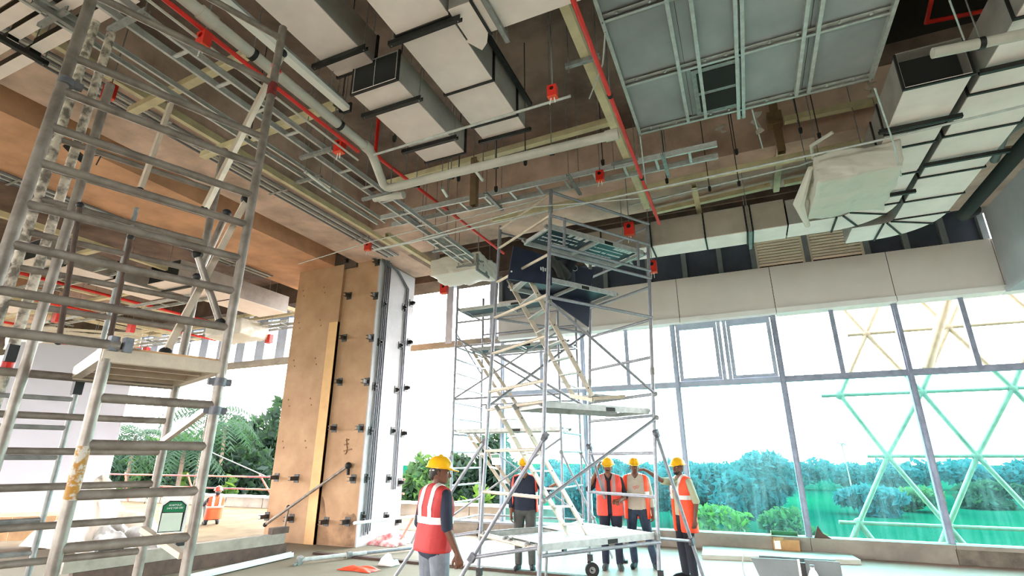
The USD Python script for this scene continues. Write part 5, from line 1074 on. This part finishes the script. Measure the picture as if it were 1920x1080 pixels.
    if vest:
        vm, opened, bandmat = vest; o = hem
        def shell(e):
            low = hull((C(-.085, -.02, o + .03), .112 + e), (C(.085, -.02, o + .03), .112 + e), (C(-.09, 0, 1.08), .10 + e), (C(.09, 0, 1.08), .10 + e)) ^ Manifold.cube((3, 3, 4)).translate((-1.5, -1.5, (C(0, 0, o)[2])))
            m = low + tor(e)
            m = m ^ Manifold.cube((3, 3, 4)).translate((-1.5, -1.5, C(0, 0, o)[2]))
            for s in (1, -1): m = m - hull((sh[s] + P(s * .075, 0, .03), .075), (sh[s] + P(s * .10, 0, -.09), .08), (sh[s] + P(s * .2, 0, 0), .12))
            m = m - hull((C(0, .02, 1.45), .066), (C(0, .14, 1.40), .06), (C(0, .2, 1.26), .02)) 
            if opened: m = m - hull((C(-opened, .2, 1.45), .01), (C(opened, .2, 1.45), .01), (C(-opened * 1.3, .4, .5), .01), (C(opened * 1.3, .4, .5), .01), (C(-opened, .035, 1.45), .01), (C(opened, .035, 1.45), .01), (C(-opened * 1.3, .035, .5), .01), (C(opened * 1.3, .035, .5), .01))
            return m
        put('vest', shell(.026), vm, edge=.018, it=3)
        big = shell(.032)
        zb = C(0, 0, 1.14)[2]
        slab = lambda x0, x1, z0, z1: Manifold.cube((x1 - x0, 2, z1 - z0)).translate((x0, -1, z0))
        band = union([slab(-.6, .6, zb - .03, zb + .03), slab(.055, .115, zb, zb + .6), slab(-.115, -.055, zb, zb + .6)])
        put('reflective_band', big ^ band, bandmat, edge=None)
    if helmet:
        c = Hd(0, -.012, .05); X = Hd(1, 0, 0) - hp; Y = Hd(0, 1, 0) - hp; Z = Hd(0, 0, 1) - hp
        dome = SPH.scale((.108, .128, .115)) ^ Manifold.cube((1, 1, 1)).translate((-.5, -.5, -.005))
        dome = dome + (Manifold.cylinder(.012, .120, .118, 28).scale((1, 1.16, 1)).translate((0, 0, -.012))) + hull((V(-.085, .08, -.008), .006), (V(.085, .08, -.008), .006), (V(-.05, .19, -.024), .006), (V(.05, .19, -.024), .006)) + hull((V(0, .1, .05), .012), (V(0, 0, .112), .012), (V(0, -.1, .05), .012))
        q = tm(dome).copy(); q.apply_transform(basis(c + Z * .012, X, Y, Z)); q.vertices *= k; q = rotz(q, heading); q.apply_translation(loc)
        hh = obj('helmet', q, helmet, t, smooth=50)
        st = union([hull((Hd(s * .07, -.06, .03), .008), (Hd(s * .02, -.097, .025), .009)) for s in (1, -1)] + [hull((Hd(.02, -.097, .025), .009), (Hd(-.02, -.097, .025), .009))])
        q = tm(st).copy(); q.vertices *= k; q = rotz(q, heading); q.apply_translation(loc); obj('harness', q, 'strap_grey', hh)
    return t
d0 = (0, 0, -1)
def down(s, out=.05, fwd=.0): return ((s * (.20 + out * .6), -.01 + fwd * .4, 1.06), (s * (.205 + out), .05 + fwd, .82), (0, .15, -1), (-s * .9, .3, 0), .6)
face = lambda deg: math.radians(deg)    # heading: 0 faces +y (the windows), 180 faces the camera side
# 1 nearest man, back to us, head turned to the right
loc1 = hit(820, 1185, z=0); loc1 = V(-2.72, 4.43, 0)
person('nearest man, back turned, in red vest, navy shirt, faded jeans and yellow helmet', loc1, face(-26), {1: ((.235, -.02, 1.08), (.30, .06, .87), (.15, .2, -1), (-.9, .2, 0), .8), -1: ((-.24, -.03, 1.08), (-.22, .16, .93), (.4, .8, -.2), (.8, 0, 0), .6)},
       shirt=('navy_cloth', 'short'), trousers='denim_grey', vest=('vest_red', 0, 'reflective'), head=(face(-36), face(-5)), hem=.87)
# 2 man in dark shirt behind the ladder
person('man behind the lower stair in dark open-necked shirt and grey trousers', hit(985, 1070, z=0), face(197), {1: ((.23, -.02, 1.07), (.22, .08, .84), (0, .2, -1), (-.9, 0, 0), .6), -1: ((-.34, .06, 1.17), (-.48, .22, 1.28), (-.6, .5, .3), (0, 0, -1), 1.1)},
       shirt=('navy_cloth', 'rolled'), trousers='charcoal_cloth', vest=('vest_coral', .16, 'reflective'), skin='skin_brown', hem=.86)
# 3 man touching his helmet
person('man in coral vest and dark trousers raising one hand to his yellow helmet', hit(1150, 1068, z=0), face(193), {1: ((.34, .03, 1.20), (.17, .10, 1.52), (-.25, 0, 1), (-.9, -.2, .2), .5), -1: ((-.26, .0, 1.08), (-.16, .25, 1.04), (.3, .9, 0), (.0, 0, -1), .9)},
       shirt=('black_cloth', 'short'), trousers='navy_cloth', vest=('vest_coral', .02, 'reflective_dim'), skin='skin_brown', moustache=True, head=(0, face(-6)), hem=.80, shoe='shoe_grey')
# 4 man in beige tee
p4_ = person('man in beige long-sleeved top, open orange vest and jeans behind a tower leg', hit(1203, 1066, z=0), face(190), {1: ((.27, .03, 1.10), (.30, .27, 1.04), (.5, .8, 0), (0, 0, -1), 1.0), -1: ((-.235, -.03, 1.08), (-.25, .04, .83), (0, .15, -1), (.9, .2, 0), .7)},
       shirt=('tee_beige', 'rolled'), trousers='denim', vest=('vest_orange', .12, 'reflective'), head=(face(6), 0), hem=.74, legs={1: (V(.09, 0, .88), V(.12, .03, .47), V(.10, -.02, .085), V(.13, .16, .03)), -1: (V(-.09, 0, .88), V(-.15, .02, .47), V(-.22, -.01, .085), V(-.26, .16, .03))})
L4 = LOC[p4_]; hx = lambda dx, z: V(L4[0] + dx, L4[1] - .155, z)
heart = lambda cx, cz, s: pipe([hx(cx + s * 16 * math.sin(q) ** 3 / 17, cz + s * (13 * math.cos(q) - 5 * math.cos(2 * q) - 2 * math.cos(3 * q) - math.cos(4 * q)) / 17) for q in np.linspace(0, 6.28, 22)], .003, 5)
obj('heart_print', [heart(.01, 1.19, .026), heart(.055, 1.20, .026)], 'red_box', p4_)
# 5 man reaching to the left
person('man at right in pale green tee and long orange vest, reaching out left', V(-.98, 8.42, 0), face(128), {1: ((-.06, .34, 1.37), (-.12, .62, 1.52), (-.1, 1, .35), (0, .3, -1), .7), -1: ((-.24, -.08, 1.08), (-.25, -.02, .85), (0, .1, -1), (.9, .2, 0), .6)},
       shirt=('tee_green', 'short'), trousers='black_cloth', vest=('vest_orange', .05, 'reflective'), head=(face(25), 0), beard=True, hem=.66)
# 6 man crouching on the terrace
sq = {s: (V(s * .10, -.06, .22), V(s * .17, .28, .42), V(s * .14, .06, .085), V(s * .17, .24, .03)) for s in (1, -1)}
person('person in red helmet and silver-banded orange vest crouching far off on the terrace', V(-13.35, 10.45, -.03), face(60), {1: ((.24, .22, .52), (.16, .42, .40), (0, .8, -.6), (-1, 0, 0), .7), -1: ((-.24, .22, .52), (-.16, .42, .40), (0, .8, -.6), (1, 0, 0), .7)},
       shirt=('black_cloth', 'short'), trousers='charcoal_cloth', vest=('vest_orange', 0, 'reflective'), helmet='helmet_red', legs=sq, torso_tilt=-.35, hem=.80, head=(0, .1))
# 7 man crouching on the second platform
c7 = T(.92, .98, 4.16)
person('man in dark clothes and pale helmet crouching high up on the tall tower', c7, face(150), {1: ((.34, .10, .66), (.52, .16, .62), (.8, .2, .2), (0, .4, -1), 1.0), -1: ((-.24, .22, .44), (-.12, .38, .40), (.3, .8, -.4), (0, 0, -1), .8)},
       shirt=('black_cloth', 'rolled'), trousers='charcoal_cloth', vest=None, helmet='helmet_white', legs=sq, torso_tilt=-.45, H=1.45, skin='skin_brown', head=(.2, .1))
